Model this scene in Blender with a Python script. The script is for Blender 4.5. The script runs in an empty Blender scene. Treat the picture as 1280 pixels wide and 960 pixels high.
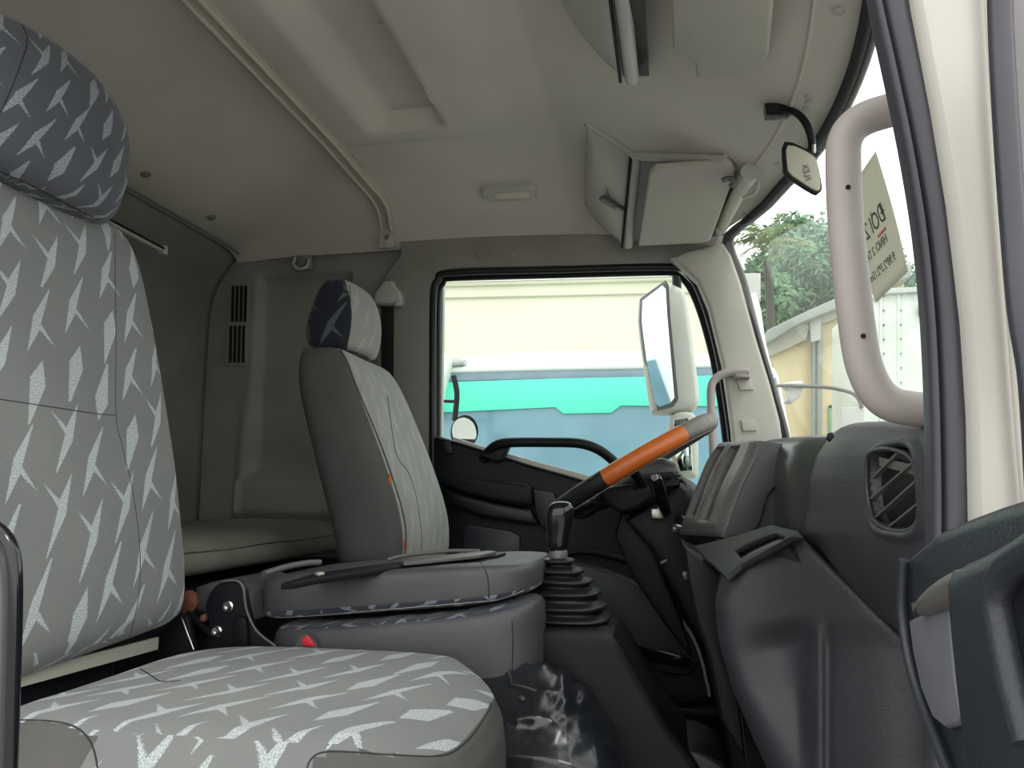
import bpy, bmesh, math, random
from mathutils import Vector, Matrix, Euler, noise
from mathutils.bvhtree import BVHTree
random.seed(7)
# ---------------------------------------------------------------- camera, world, exposure
SC = bpy.context.scene
COL = SC.collection
EYE = 0.78                      # eye height above the cab floor (metres)
FPX = 961.0
PITCH, YAW = math.radians(8.17), math.radians(10.96)
camd = bpy.data.cameras.new('camera'); cam = bpy.data.objects.new('camera', camd); COL.objects.link(cam)
camd.sensor_fit = 'HORIZONTAL'; camd.sensor_width = 36.0; camd.lens = 36.0 * FPX / 1280.0
camd.clip_start = 0.02; camd.clip_end = 500
cam.location = (0, 0, EYE); cam.rotation_euler = (math.pi / 2 + PITCH, 0, YAW)
SC.camera = cam
SC.view_settings.view_transform = 'Standard'; SC.view_settings.look = 'None'
SC.view_settings.exposure = 0.93; SC.view_settings.gamma = 1.0; SC.view_settings.use_curve_mapping = False
W = bpy.data.worlds.new('overcast_sky'); SC.world = W; W.use_nodes = True
wn, wl = W.node_tree.nodes, W.node_tree.links
bg = wn['Background']
# a bright hazy overcast sky, a little brighter overhead, dimmer below the horizon
tcw = wn.new('ShaderNodeTexCoord'); sepw = wn.new('ShaderNodeSeparateXYZ'); rmp = wn.new('ShaderNodeValToRGB')
wl.new(tcw.outputs['Generated'], sepw.inputs[0]); 
mrw = wn.new('ShaderNodeMapRange'); mrw.inputs['From Min'].default_value = -1
wl.new(sepw.outputs['Z'], mrw.inputs['Value']); wl.new(mrw.outputs[0], rmp.inputs[0]); wl.new(rmp.outputs[0], bg.inputs['Color'])
rmp.color_ramp.elements[0].position = 0.47; rmp.color_ramp.elements[0].color = (0.42, 0.42, 0.40, 1)
rmp.color_ramp.elements[1].position = 0.53; rmp.color_ramp.elements[1].color = (1.0, 0.992, 0.975, 1)
bg.inputs['Strength'].default_value = 1.25
sl = bpy.data.lights.new('sun', 'SUN'); sl.energy = 0.5; sl.angle = math.radians(12); sl.color = (1, 0.96, 0.88)
sun = bpy.data.objects.new('sun', sl); COL.objects.link(sun)
sun.rotation_euler = Vector((0.45, -0.55, 1.0)).to_track_quat('Z', 'Y').to_euler()
sun.location = (2, -3, 5)

# ---------------------------------------------------------------- geometry helpers
def pix(p):
    c = ROT.transposed() @ (Vector(p) - ORG); return (640 + FPX * c.x / -c.z, 480 - FPX * c.y / -c.z)
def inpoly(x, y, poly):
    c = False; j = len(poly) - 1
    for i in range(len(poly)):
        if (poly[i][1] > y) != (poly[j][1] > y) and x < (poly[j][0] - poly[i][0]) * (y - poly[i][1]) / (poly[j][1] - poly[i][1]) + poly[i][0]: c = not c
        j = i
    return c
ROT = cam.rotation_euler.to_matrix()
ORG = Vector((0, 0, EYE))
def ray(u, v):
    return ROT @ Vector((u - 640, 480 - v, -FPX)).normalized()
def P(u, v, Y):                  # where the sight line meets the plane at depth Y
    d = ray(u, v); return ORG + d * (Y / d.y)
def PX(u, v, X):
    d = ray(u, v); return ORG + d * (X / d.x)
def PZ(u, v, Z):
    d = ray(u, v); return ORG + d * ((Z - EYE) / d.z)
def lerp(a, b, t): return a + (b - a) * t
def sst(a, b, x):
    t = max(0.0, min(1.0, (x - a) / (b - a))); return t * t * (3 - 2 * t)
def interp(tab, x):              # piecewise linear table, rows (x, v...)
    if x <= tab[0][0]: return tab[0][1:]
    for a, b in zip(tab, tab[1:]):
        if x <= b[0]:
            t = (x - a[0]) / (b[0] - a[0]); return tuple(lerp(p, q, t) for p, q in zip(a[1:], b[1:]))
    return tab[-1][1:]
def smooth_path(pts, n=6, closed=False):
    pts = [Vector(p) for p in pts]; out = []; m = len(pts)
    for i in range(m if closed else m - 1):
        if closed: p0, p1, p2, p3 = pts[i - 1], pts[i], pts[(i + 1) % m], pts[(i + 2) % m]
        else: p0, p1, p2, p3 = pts[max(i - 1, 0)], pts[i], pts[i + 1], pts[min(i + 2, m - 1)]
        for k in range(n):
            t = k / n
            out.append(0.5 * ((2 * p1) + (p2 - p0) * t + (2 * p0 - 5 * p1 + 4 * p2 - p3) * t * t + (3 * p1 - p0 - 3 * p2 + p3) * t ** 3))
    if not closed: out.append(pts[-1])
    return out
def link(name, me, mat=None, parent=None):
    o = bpy.data.objects.new(name, me); COL.objects.link(o)
    if mat is not None:
        for m in (mat if isinstance(mat, (list, tuple)) else [mat]): me.materials.append(m)
    if parent is not None:
        o.parent = parent
        if parent.type == 'EMPTY': o.location = -parent.location
    return o
def finish(bm, smooth=35, uvs=1.0):
    bmesh.ops.recalc_face_normals(bm, faces=bm.faces)
    uvl = bm.loops.layers.uv.verify()
    for f in bm.faces:
        n = f.normal; ax = max(range(3), key=lambda i: abs(n[i]))
        for l in f.loops:
            c = l.vert.co
            l[uvl].uv = ((c.y, c.z), (c.x, c.z), (c.x, c.y))[ax]
            l[uvl].uv = (l[uvl].uv[0] * uvs, l[uvl].uv[1] * uvs)
    me = bpy.data.meshes.new('m')
    if smooth:
        for f in bm.faces: f.smooth = True
        for e in bm.edges:
            if len(e.link_faces) == 2 and e.calc_face_angle(0) > math.radians(smooth): e.smooth = False
    bm.to_mesh(me); bm.free()
    return me
def mk(name, bm, mat, parent=None, sub=0, smooth=35, uvs=1.0):
    o = link(name, finish(bm, 180 if sub else smooth, uvs), mat, parent)
    if sub:
        s = o.modifiers.new('s', 'SUBSURF'); s.levels = sub; s.render_levels = sub
    return o
def tag(o, label=None, cat=None, group=None, kind=None):
    if label: o['label'] = label
    if cat: o['category'] = cat
    if group: o['group'] = group
    if kind: o['kind'] = kind
    return o
def thing(name, loc, label, cat, group=None):
    e = bpy.data.objects.new(name, None); COL.objects.link(e); e.location = loc; e.empty_display_size = .05
    return tag(e, label, cat, group)
def struct(o): o['kind'] = 'structure'; return o
def add_box(bm, c, s, M=None, bevel=0.0, seg=2):
    r = bmesh.ops.create_cube(bm, size=1.0, matrix=Matrix.Translation(c) @ (M.to_4x4() if M else Matrix.Identity(4)) @ Matrix.Diagonal((*s, 1)))
    if bevel:
        vs = set(r['verts']); es = [e for e in bm.edges if e.verts[0] in vs and e.verts[1] in vs]
        bmesh.ops.bevel(bm, geom=es, offset=bevel, segments=seg, affect='EDGES', profile=0.5)
def box(name, c, s, mat, parent=None, M=None, bevel=0.004, seg=2):
    bm = bmesh.new(); add_box(bm, c, s, M, bevel, seg); return mk(name, bm, mat, parent)
def frames(path):
    path = [Vector(p) for p in path]; out = []; up = None
    for i, p in enumerate(path):
        t = (path[min(i + 1, len(path) - 1)] - path[max(i - 1, 0)]).normalized()
        if up is None: up = Vector((0, 0, 1)) if abs(t.z) < .9 else Vector((0, 1, 0))
        s = t.cross(up).normalized(); up = s.cross(t).normalized()
        out.append((p, s, up))
    return out
def add_sweep(bm, path, prof, closed=False, scale=None):
    """profile: list of (a, b) offsets along side / up vectors"""
    rings = []
    fr = frames(path)
    for i, (p, s, u) in enumerate(fr):
        k = scale(i / max(1, len(fr) - 1)) if scale else 1
        rings.append([bm.verts.new(p + s * a * k + u * b * k) for a, b in prof])
    n = len(prof); m = len(rings)
    for i in range(m if closed else m - 1):
        A, B = rings[i], rings[(i + 1) % m]
        for j in range(n): bm.faces.new((A[j], A[(j + 1) % n], B[(j + 1) % n], B[j]))
    if not closed:
        bm.faces.new(rings[0][::-1]); bm.faces.new(rings[-1])
def circ(r, n=12, ry=None):
    ry = ry or r
    return [(r * math.cos(2 * math.pi * i / n), ry * math.sin(2 * math.pi * i / n)) for i in range(n)]
def tube(name, path, r, mat, parent=None, n=12, closed=False, scale=None, ry=None):
    bm = bmesh.new(); add_sweep(bm, path, circ(r, n, ry), closed, scale); return mk(name, bm, mat, parent, smooth=60)
def add_loft(bm, rings, cap0=True, cap1=True, closed=True):
    V = [[bm.verts.new(p) for p in r] for r in rings]
    for A, B in zip(V, V[1:]):
        n = len(A)
        for j in range(n if closed else n - 1):
            bm.faces.new((A[j], A[(j + 1) % n], B[(j + 1) % n], B[j]))
    if closed and cap0: bm.faces.new(V[0][::-1])
    if closed and cap1: bm.faces.new(V[-1])
def superring(fn, a, b, n=24, p=4.0):
    out = []
    for i in range(n):
        t = 2 * math.pi * (i + .5) / n; c, s = math.cos(t), math.sin(t)
        out.append(fn(a * math.copysign(abs(c) ** (2 / p), c), b * math.copysign(abs(s) ** (2 / p), s)))
    return out
def grid(name, nu, nv, fn, mat, parent=None, thick=0.0, smooth=50, cond=None):
    bm = bmesh.new()
    V = [[bm.verts.new(fn(i / nu, j / nv)) for j in range(nv + 1)] for i in range(nu + 1)]
    for i in range(nu):
        for j in range(nv):
            bm.faces.new((V[i][j], V[i + 1][j], V[i + 1][j + 1], V[i][j + 1]))
    o = mk(name, bm, mat, parent, smooth=smooth)
    if thick:
        s = o.modifiers.new('t', 'SOLIDIFY'); s.thickness = abs(thick); s.offset = 1 if thick > 0 else -1
    return o
def slab_mesh(outer, holes, thick, bevel, F):
    """flat plate from 2D outlines (metres) mapped by F(x, y, z)"""
    cu = bpy.data.curves.new('c', 'CURVE'); cu.dimensions = '2D'; cu.fill_mode = 'BOTH'
    for poly in [outer] + list(holes):
        sp = cu.splines.new('POLY'); sp.points.add(len(poly) - 1); sp.use_cyclic_u = True
        for q, p in zip(sp.points, poly): q.co = (p[0], p[1], 0, 1)
    cu.extrude = max(thick / 2 - bevel, 0.0002); cu.bevel_depth = bevel; cu.bevel_resolution = 2; cu.offset = -bevel
    o = bpy.data.objects.new('c', cu); me = bpy.data.meshes.new_from_object(o)
    bpy.data.objects.remove(o); bpy.data.curves.remove(cu)
    bm = bmesh.new(); bm.from_mesh(me); bpy.data.meshes.remove(me)
    bmesh.ops.remove_doubles(bm, verts=bm.verts, dist=1e-5)
    for v in bm.verts: v.co = F(v.co.x, v.co.y, v.co.z)
    return bm
def slab(name, px, Y, thick, mat, parent=None, holes=(), bevel=0.003, smooth=0, dirn=1, X=None, tilt=None):
    """plate standing in the plane Y=const (or X=const): outline given where its camera-side face is seen;
    it extends `thick` away from the viewer"""
    def conv(pp):
        pp = [tuple(p) for p in pp]
        if smooth: pp = [tuple(q)[:2] for q in smooth_path([(a, b, 0) for a, b in pp], smooth, True)]
        if X is not None: return [(P_.y, P_.z) for P_ in (PX(a, b, X) for a, b in pp)]
        return [(P_.x, P_.z) for P_ in (P(a, b, Y) for a, b in pp)]
    if X is not None: F = lambda x, y, z: Vector((X + dirn * (thick / 2 + z), x, y))
    else: F = lambda x, y, z: Vector((x, Y + dirn * (thick / 2 + z), y))
    if tilt:
        G = F; F = lambda x, y, z: tilt(G(x, y, z))
    return mk(name, slab_mesh(conv(px), [conv(h) for h in holes], thick, bevel, F), mat, parent, smooth=30)
def lathe(name, prof, M, mat, parent=None, n=24):
    """prof rows (r, z) around local Z of matrix M"""
    bm = bmesh.new(); rings = [[M @ Vector((r * math.cos(2 * math.pi * i / n), r * math.sin(2 * math.pi * i / n), z)) for i in range(n)] for r, z in prof]
    add_loft(bm, rings); return mk(name, bm, mat, parent, smooth=40)
def aim(loc, d, up='Y'):
    return Matrix.Translation(loc) @ Vector(d).to_track_quat('Z', up).to_matrix().to_4x4()
def bvh_of(o):
    dg = bpy.context.evaluated_depsgraph_get(); dg.update()
    ob = o.evaluated_get(dg); me = ob.to_mesh()
    off = o.location if o.parent is None else (Vector((0, 0, 0)))
    t = BVHTree.FromPolygons([v.co + off for v in me.vertices], [p.vertices[:] for p in me.polygons]); ob.to_mesh_clear()
    return t
def hits(o, pts, n=6, lift=0.0, sm=True):
    t = bvh_of(o); out = []
    pp = smooth_path([(a, b, 0) for a, b in pts], n) if sm else [Vector((a, b, 0)) for a, b in pts]
    for q in pp:
        h = t.ray_cast(ORG, ray(q.x, q.y))
        if h[0] is not None:
            nn = h[1] if h[1].dot(ray(q.x, q.y)) < 0 else -h[1]
            out.append(h[0] + nn * lift)
    return out
def seam(o, pts, mat, parent, r=0.0011, lift=-0.0002, name='seam', n=6, **k):
    path = hits(o, pts, n, lift, **k)
    if len(path) > 2: return tube(name, path, r, mat, parent, n=6)

# ---------------------------------------------------------------- material helpers
class E:
    """arithmetic on shader sockets"""
    def __init__(s, nt, v): s.nt, s.v = nt, v
    def op(s, kind, *a):
        n = s.nt.nodes.new('ShaderNodeMath'); n.operation = kind
        for i, q in enumerate((s,) + a):
            q = q.v if isinstance(q, E) else q
            if isinstance(q, (int, float)): n.inputs[i].default_value = q
            else: s.nt.links.new(q, n.inputs[i])
        return E(s.nt, n.outputs[0])
    def __add__(s, o): return s.op('ADD', o)
    __radd__ = __add__
    def __sub__(s, o): return s.op('SUBTRACT', o)
    def __mul__(s, o): return s.op('MULTIPLY', o)
    __rmul__ = __mul__
    def __neg__(s): return s * -1.0
    def floor(s): return s.op('FLOOR')
    def fract(s): return s.op('FRACT')
    def sin(s): return s.op('SINE')
    def mn(s, o): return s.op('MINIMUM', o)
    def mx(s, o): return s.op('MAXIMUM', o)
    def gt(s, o): return s.op('GREATER_THAN', o)
    def absv(s): return s.op('ABSOLUTE')
    def step(s, lo, hi):
        n = s.nt.nodes.new('ShaderNodeMapRange'); n.inputs['From Min'].default_value = lo; n.inputs['From Max'].default_value = hi
        s.nt.links.new(s.v, n.inputs['Value']); return E(s.nt, n.outputs[0])
def newmat(name):
    m = bpy.data.materials.new(name); m.use_nodes = True
    return m, m.node_tree, m.node_tree.nodes['Principled BSDF']
def nnoise(nt, scale, detail=2, vec=None, rough=.5, coord='Object'):
    n = nt.nodes.new('ShaderNodeTexNoise'); n.inputs['Scale'].default_value = scale; n.inputs['Detail'].default_value = detail
    n.inputs['Roughness'].default_value = rough
    if vec is None:
        tc = nt.nodes.get('TC') or nt.nodes.new('ShaderNodeTexCoord'); tc.name = 'TC'; vec = tc.outputs[coord]
    nt.links.new(vec, n.inputs['Vector']); return n.outputs['Fac']
def mix(nt, fac, a, b):
    n = nt.nodes.new('ShaderNodeMix'); n.data_type = 'RGBA'
    for s, q in ((0, fac), (6, a), (7, b)):
        q = q.v if isinstance(q, E) else q
        if isinstance(q, (int, float)): n.inputs[s].default_value = q
        elif isinstance(q, tuple): n.inputs[s].default_value = (*q, 1) if len(q) == 3 else q
        else: nt.links.new(q, n.inputs[s])
    return n.outputs[2]
def lin(r, g, b):
    f = lambda c: (c / 255 / 12.92) if c / 255 <= .04045 else ((c / 255 + .055) / 1.055) ** 2.4
    return (f(r), f(g), f(b))
def plastic(name, col, rough=.55, grain=0.0, gscale=500, var=.12, vscale=6, spec=.5, metal=0.0, coat=0.0):
    m, nt, b = newmat(name)
    c2 = tuple(min(1, c * (1 - var)) for c in col)
    f = E(nt, nnoise(nt, vscale, 4)).step(.35, .65)
    nt.links.new(mix(nt, f, col, c2), b.inputs['Base Color'])
    b.inputs['Roughness'].default_value = rough; b.inputs['Specular IOR Level'].default_value = spec
    b.inputs['Metallic'].default_value = metal; b.inputs['Coat Weight'].default_value = coat
    if grain:
        bp = nt.nodes.new('ShaderNodeBump'); bp.inputs['Strength'].default_value = grain; bp.inputs['Distance'].default_value = .001
        nt.links.new(nnoise(nt, gscale, 2), bp.inputs['Height']); nt.links.new(bp.outputs[0], b.inputs['Normal'])
    return m
def fabric(name, base, light, cx=.066, cy=.104, dark=None, amount=1.0, rough=.95, skew=.30):
    """woven cloth printed with pale speckled arrow-like shards, one per staggered cell"""
    m, nt, b = newmat(name)
    tc = nt.nodes.new('ShaderNodeTexCoord'); tc.name = 'TC'
    sp = nt.nodes.new('ShaderNodeSeparateXYZ'); nt.links.new(tc.outputs['UV'], sp.inputs[0])
    wob = E(nt, nnoise(nt, 420, 3, tc.outputs['UV'], .7)) - .5
    U = E(nt, sp.outputs[0]) + wob * .007; V = E(nt, sp.outputs[1]) + wob * .008
    U = U - V * skew
    x = U * (1 / cx); ci = x.floor(); y = V * (1 / cy) + (ci * .5).fract() * 1.0 + (ci * .371).fract() * .3; cj = y.floor()
    h = ((ci * 12.9898 + cj * 78.233).sin() * 4375.85).fract(); h2 = ((ci * 39.34 + cj * 11.135).sin() * 2375.5).fract()
    a = x.fract() - .5 + (h - .5) * .16; c = y.fract() - .5 + (h2 - .5) * .16
    flip = h2.gt(.5) * 2.0 - 1.0; flop = h.gt(.62) * 2.0 - 1.0
    a = a * flip * .90; c = c * flip * .90
    def tri(p, q, r):
        e = None
        for (x0, y0), (x1, y1) in ((p, q), (q, r), (r, p)):
            L = math.hypot(x1 - x0, y1 - y0)
            d = (c - y0) * ((x1 - x0) / L) - (a - x0) * ((y1 - y0) / L)
            e = d if e is None else e.mn(d)
        return e
    s1 = tri((-.12, -.46), (.22, -.02), (.04, .12)); s2 = tri((.22, -.02), (.26, .46), (.02, .13)); s3 = tri((.10, .02), (.0, .16), (-.34, .30))
    d1 = tri((-.05, -.46), (.24, .08), (-.14, .16)); d2 = tri((.24, .08), (.10, .40), (-.14, .16))
    k = h.gt(.3)
    sh = s1.mx(s2).mx(s3); dd = d1.mx(d2)
    d = sh * k + dd * (k * -1.0 + 1.0)
    msk = d.step(-.012, .002)
    spk = E(nt, nnoise(nt, 520, 2, tc.outputs['UV'], .6)).step(.40, .56)
    big = E(nt, nnoise(nt, 7, 3)).step(.3, .7)
    weave = E(nt, nnoise(nt, 900, 1, tc.outputs['UV'])).step(.25, .75)
    msk = msk * (spk * .72 + .28) * amount
    bc = mix(nt, big * .6, base, (base[0] * .74, base[1] * .79, base[2] * .88))
    bc = mix(nt, weave * .28, bc, tuple(q * .66 for q in base))
    nt.links.new(mix(nt, msk, bc, light), b.inputs['Base Color'])
    b.inputs['Roughness'].default_value = rough; b.inputs['Specular IOR Level'].default_value = .2
    b.inputs['Sheen Weight'].default_value = .15
    bp = nt.nodes.new('ShaderNodeBump'); bp.inputs['Strength'].default_value = .25; bp.inputs['Distance'].default_value = .0006
    nt.links.new(weave.v, bp.inputs['Height']); nt.links.new(bp.outputs[0], b.inputs['Normal'])
    return m
def glassmat(name, tint, refl=.06, haze=.0, hazecol=(1, 1, 1), rough=0.0):
    """thin pane: lets light straight through with a tint, mirrors a little, dusty film"""
    m = bpy.data.materials.new(name); m.use_nodes = True; nt = m.node_tree; nt.nodes.clear()
    out = nt.nodes.new('ShaderNodeOutputMaterial'); t = nt.nodes.new('ShaderNodeBsdfTransparent'); g = nt.nodes.new('ShaderNodeBsdfGlossy')
    t.inputs[0].default_value = (*tint, 1); g.inputs['Roughness'].default_value = rough
    ms = nt.nodes.new('ShaderNodeMixShader'); fr = nt.nodes.new('ShaderNodeFresnel'); fr.inputs[0].default_value = 1.0 + refl * 4
    nt.links.new((E(nt, fr.outputs[0]) * .12).v, ms.inputs[0]); nt.links.new(t.outputs[0], ms.inputs[1]); nt.links.new(g.outputs[0], ms.inputs[2])
    last = ms
    if haze:
        d = nt.nodes.new('ShaderNodeBsdfTranslucent'); d.inputs[0].default_value = (*hazecol, 1); m2 = nt.nodes.new('ShaderNodeMixShader')
        tc = nt.nodes.new('ShaderNodeTexCoord'); mp = nt.nodes.new('ShaderNodeMapping'); mp.inputs['Scale'].default_value = (3, 40, 4); mp.inputs['Rotation'].default_value = (.5, 0, 0)
        nt.links.new(tc.outputs['Object'], mp.inputs[0])
        f = (E(nt, nnoise(nt, 3, 5, mp.outputs[0], .6)).step(.45, .85) * 1.2 + .5) * haze
        nt.links.new(f.v, m2.inputs[0]); nt.links.new(ms.outputs[0], m2.inputs[1]); nt.links.new(d.outputs[0], m2.inputs[2]); last = m2
    nt.links.new(last.outputs[0], out.inputs[0]); return m

M = {}
M['liner'] = plastic('headliner', (.60, .58, .53), .8, .25, 350, .10, 3)
M['wall'] = plastic('rear_trim', (.215, .21, .195), .72, .25, 350, .22, 4)
M['side'] = plastic('side_trim', (.29, .283, .26), .62, .2, 400, .2, 5)
M['pillar'] = plastic('pillar_trim', (.44, .43, .38), .55, .15, 400, .1, 5)
M['bin'] = plastic('bin_grey', (.47, .48, .455), .36, .1, 500, .08, 5)
M['visor'] = plastic('visor_vinyl', (.46, .445, .40), .7, .2, 300, .08, 5)
M['strip'] = plastic('strip', (.52, .51, .43), .4, 0, 300, .08, 8)
M['dash'] = plastic('dash_plastic', (.030, .030, .037), .45, .55, 330, .25, 12)
M['dash_soft'] = plastic('dash_soft', (.040, .040, .049), .5, .7, 330, .2, 9)
M['dash_trim'] = plastic('dash_trim', (.115, .11, .108), .38, .1, 500, .12, 9)
M['dash_green'] = plastic('dash_satin', (.05, .058, .053), .32, .15, 500, .1, 9)
M['black'] = plastic('black_plastic', (.009, .010, .013), .48, .25, 400, .2, 9, spec=.2)
M['black2'] = plastic('black_rubber', (.009, .010, .012), .42, .15, 400, .3, 14, spec=.4)
M['gloss'] = plastic('gloss_black', (.008, .009, .012), .12, 0, 300, .1, 10)
M['seal'] = plastic('seal_rubber', (.045, .047, .060), .38, .12, 250, .2, 9)
M['door'] = plastic('door_plastic', (.026, .031, .040), .42, .35, 380, .2, 8)
M['door_lt'] = plastic('door_insert', (.14, .145, .165), .5, .15, 380, .15, 12)
M['white'] = plastic('white_paint', (.46, .45, .41), .4, 0, 300, .06, 3)
M['vinyl'] = plastic('seat_vinyl', (.078, .078, .085), .5, .5, 600, .18, 8)
M['vinyl_lt'] = plastic('bunk_vinyl', (.21, .205, .175), .36, .3, 500, .25, 8)
M['vinyl_blk'] = plastic('engine_vinyl', (.011, .013, .017), .24, .12, 900, .3, 14, spec=.7)
M['metal'] = plastic('steel', (.5, .48, .44), .35, .2, 60, .3, 30, metal=.9)
M['chrome'] = plastic('chrome', (.75, .75, .75), .18, 0, 60, .1, 30, metal=1)
M['brown'] = plastic('rust_brown', (.22, .08, .045), .7, .3, 300, .4, 60)
M['red'] = plastic('red_button', (.72, .03, .05), .4, 0, 100, .05)
M['orange'] = plastic('orange_leather', (.52, .125, .02), .36, .3, 500, .22, 14)
M['grip'] = plastic('grey_leather', (.13, .12, .105), .5, .6, 500, .25, 40)
M['handle'] = plastic('handle_beige', (.36, .33, .315), .55, .12, 500, .08, 20)
M['thread'] = plastic('thread', (.02, .02, .026), .8)
M['ltthread'] = plastic('pale_thread', (.45, .42, .36), .8)
M['mirror'] = plastic('mirror_glass', (.85, .87, .88), .02, 0, 10, .02, 2, metal=1)
M['carpet'] = plastic('floor_mat', (.055, .05, .045), .95, .9, 260, .5, 160)
M['fab'] = fabric('seat_fabric', lin(116, 118, 116), lin(172, 181, 184))
M['fab_dk'] = fabric('headrest_fabric', lin(82, 85, 92), lin(148, 156, 160), .05, .075)
M['fab_dv'] = fabric('driver_fabric', lin(150, 150, 143), lin(172, 178, 176), .062, .098, amount=.4)  # paler, fainter print than seat_fabric: windshield light put into the colour
M['fab_n'] = fabric('driver_headrest_side', lin(40, 43, 50), lin(105, 112, 116), .09, .12, amount=.8)
M['side_gray'] = plastic('seat_side', (.080, .078, .075), .75, .5, 600, .2, 8)
# ================================================================ the cab shell
YC, YN, YF = 1.525, 0.60, 2.45        # cab centre, near and far inner sides
def windshield_x(y, z):
    h = z - EYE
    return .376 - .20 * ((y - YC) / .93) ** 2 + .317 * (.81 - h)
def roof_z(x, y, recess=True):
    t = max(0, (abs(y - YC) - .50) / .43)
    ds = .150 * min(t, 1.08) ** 2.4
    dr = .150 * sst(-1.02, -1.50, x) if x < -1.02 else 0
    f = max(0, (x + .27) / .60)
    df = (.228 + .02 * ((y - YC) / .93) ** 2) * min(f, 1.3) ** 1.05
    drop = (ds ** 6 + dr ** 6 + 1e-30) ** (1 / 6) + df * (1 - .55 * min(1, ds / .12))
    z = 1.02 - drop
    # shallow pan pressed up into the headliner, and a raised step line round it
    if recess:
        a = min(x + .80, -.563 - x); b = min(y - .80, 1.948 - y)
        z += .055 * sst(0, .035, a if x > -.68 else a * .42) * sst(0, .03, b)
        z -= .008 * sst(2.02, 2.0, y) * sst(-.95, -.85, x) * sst(-.36, -.46, x)
    return EYE + z
def roof_pt(s, t):
    y = lerp(YN - .03, YF + .03, t)
    x1 = windshield_x(y, EYE + .82) + .0
    x = lerp(-1.50, x1 + .012, s)
    return Vector((x, y, roof_z(x, y)))
ceiling = struct(grid('ceiling', 150, 130, roof_pt, M['liner'], thick=.0, smooth=50))
def roof_hit(u, v, lift=0.0):
    d = ray(u, v); t = .2
    while t < 5:
        p = ORG + d * t
        if p.z > roof_z(p.x, p.y): break
        t += .004
    return ORG + d * (t - .004) - Vector((0, 0, lift))
# outer roof skin so the cab is closed and has thickness
def skin_pt(s, t):
    y = lerp(YN - .08, YF + .12, t); x = lerp(-1.66, windshield_x(y, EYE + .82) + .03, s)
    return Vector((x, y, roof_z(x, y, False) + .075))
struct(grid('ceiling_outer_skin', 30, 30, skin_pt, M['white'], thick=.004))
# rear wall; its plan follows the corner moulding of the side wall
gl = [P(u, v, 2.5) for u, v in [(246, 700), (250, 620), (256, 500), (262, 400), (266, 375), (276, 352), (300, 318)]]
gl_tab = sorted([(p.z, p.x) for p in gl])
def rw(s, t):
    y = lerp(YN - .03, YF + .05, s); z = lerp(0.0, EYE + .885, t)
    x = interp(gl_tab, z)[0]
    for yy in (1.35, 1.95): x += .006 * sst(.03, .0, abs(y - yy)) * sst(1.4, 1.3, z)
    return Vector((x, y, z))
struct(grid('wall_rear', 60, 50, rw, M['wall'], thick=.03))
# ledge strip along the joint of rear wall and headliner
pj = [Vector((-1.476, y, roof_z(-1.476, y) - .001)) for y in [lerp(.6, 2.44, i / 20) for i in range(21)]]
struct(tube('trim_rear_joint', pj, .005, M['wall'], n=8))
# left side wall (behind the driver's door), grooved like the moulding
XW = P(541, 450, 2.47).x
def lw(s, t):
    z = lerp(0.0, EYE + .90, t); x = lerp(-1.66, XW + .0, s)
    y = 2.50
    # big pressed panel, open to the left side pillar
    p0, p1 = P(322, 345, 2.5), P(540, 592, 2.5)
    a = min(x - p0.x, (P(440, 345, 2.5).x) - x); b = min(p0.z - z, z - p1.z)
    y += .035 * sst(0, .03, a + .005) * sst(0, .03, b + .005)
    # vertical flutes beside it
    fx0, fx1 = P(282, 500, 2.5).x, P(312, 500, 2.5).x
    y -= .010 * sst(.03, 0, abs(x - (P(306, 500, 2.5).x + .02 * (z - .9)))) * sst(1.25, .9, z)
    # lower ledge with a dark slot
    l0, l1 = P(330, 598, 2.5).z, P(330, 640, 2.5).z
    if x > P(300, 600, 2.5).x:
        y -= .03 * sst(l0 + .012, l0 - .02, z) * sst(l1 - .03, l1, z)
    return Vector((x, y, z))
wall_left = struct(grid('wall_left', 130, 130, lw, M['side'], thick=.0, smooth=60))
box('trim_lower_slot', P(365, 637, 2.49) + Vector((0, -.002, 0)), (.32, .012, .016), M['black'], bevel=.003)['kind'] = 'structure'
# pillar + header moulding around the driver's window, with the window opening cut out
outer = [(452, 330), (452, 700), (540, 700), (536, 560), (536, 365), (548, 342), (566, 334), (836, 329), (866, 340), (886, 372), (905, 440), (917, 520), (921, 565), (985, 565), (975, 530), (962, 480), (945, 425), (925, 352), (912, 318), (905, 300), (880, 300), (560, 300), (500, 300)]
# header strip between headliner and window
hd = [(470, 700), (470, 372), (480, 345), (500, 318), (500, 296), (905, 290), (905, 322), (850, 334), (836, 331), (566, 335), (548, 342), (538, 362), (537, 700)]
struct(slab('wall_left_header', hd, 2.455, .05, M['side'], bevel=.008))
ap = [(838, 322), (858, 314), (880, 309), (904, 303), (914, 318), (926, 352), (946, 425), (963, 480), (975, 525), (986, 600), (918, 600), (915, 540), (903, 455), (886, 385), (872, 352), (856, 336)]
struct(slab('trim_left_pillar', ap, 2.40, .10, M['pillar'], bevel=.012))
for q in ([(921, 473), (938, 473), (942, 487), (925, 488)], [(926, 525), (944, 525), (946, 538), (929, 539)]):
    o = slab('trim_pillar_cap', q, 2.392, .012, M['pillar'], bevel=.002); struct(o)
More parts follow.
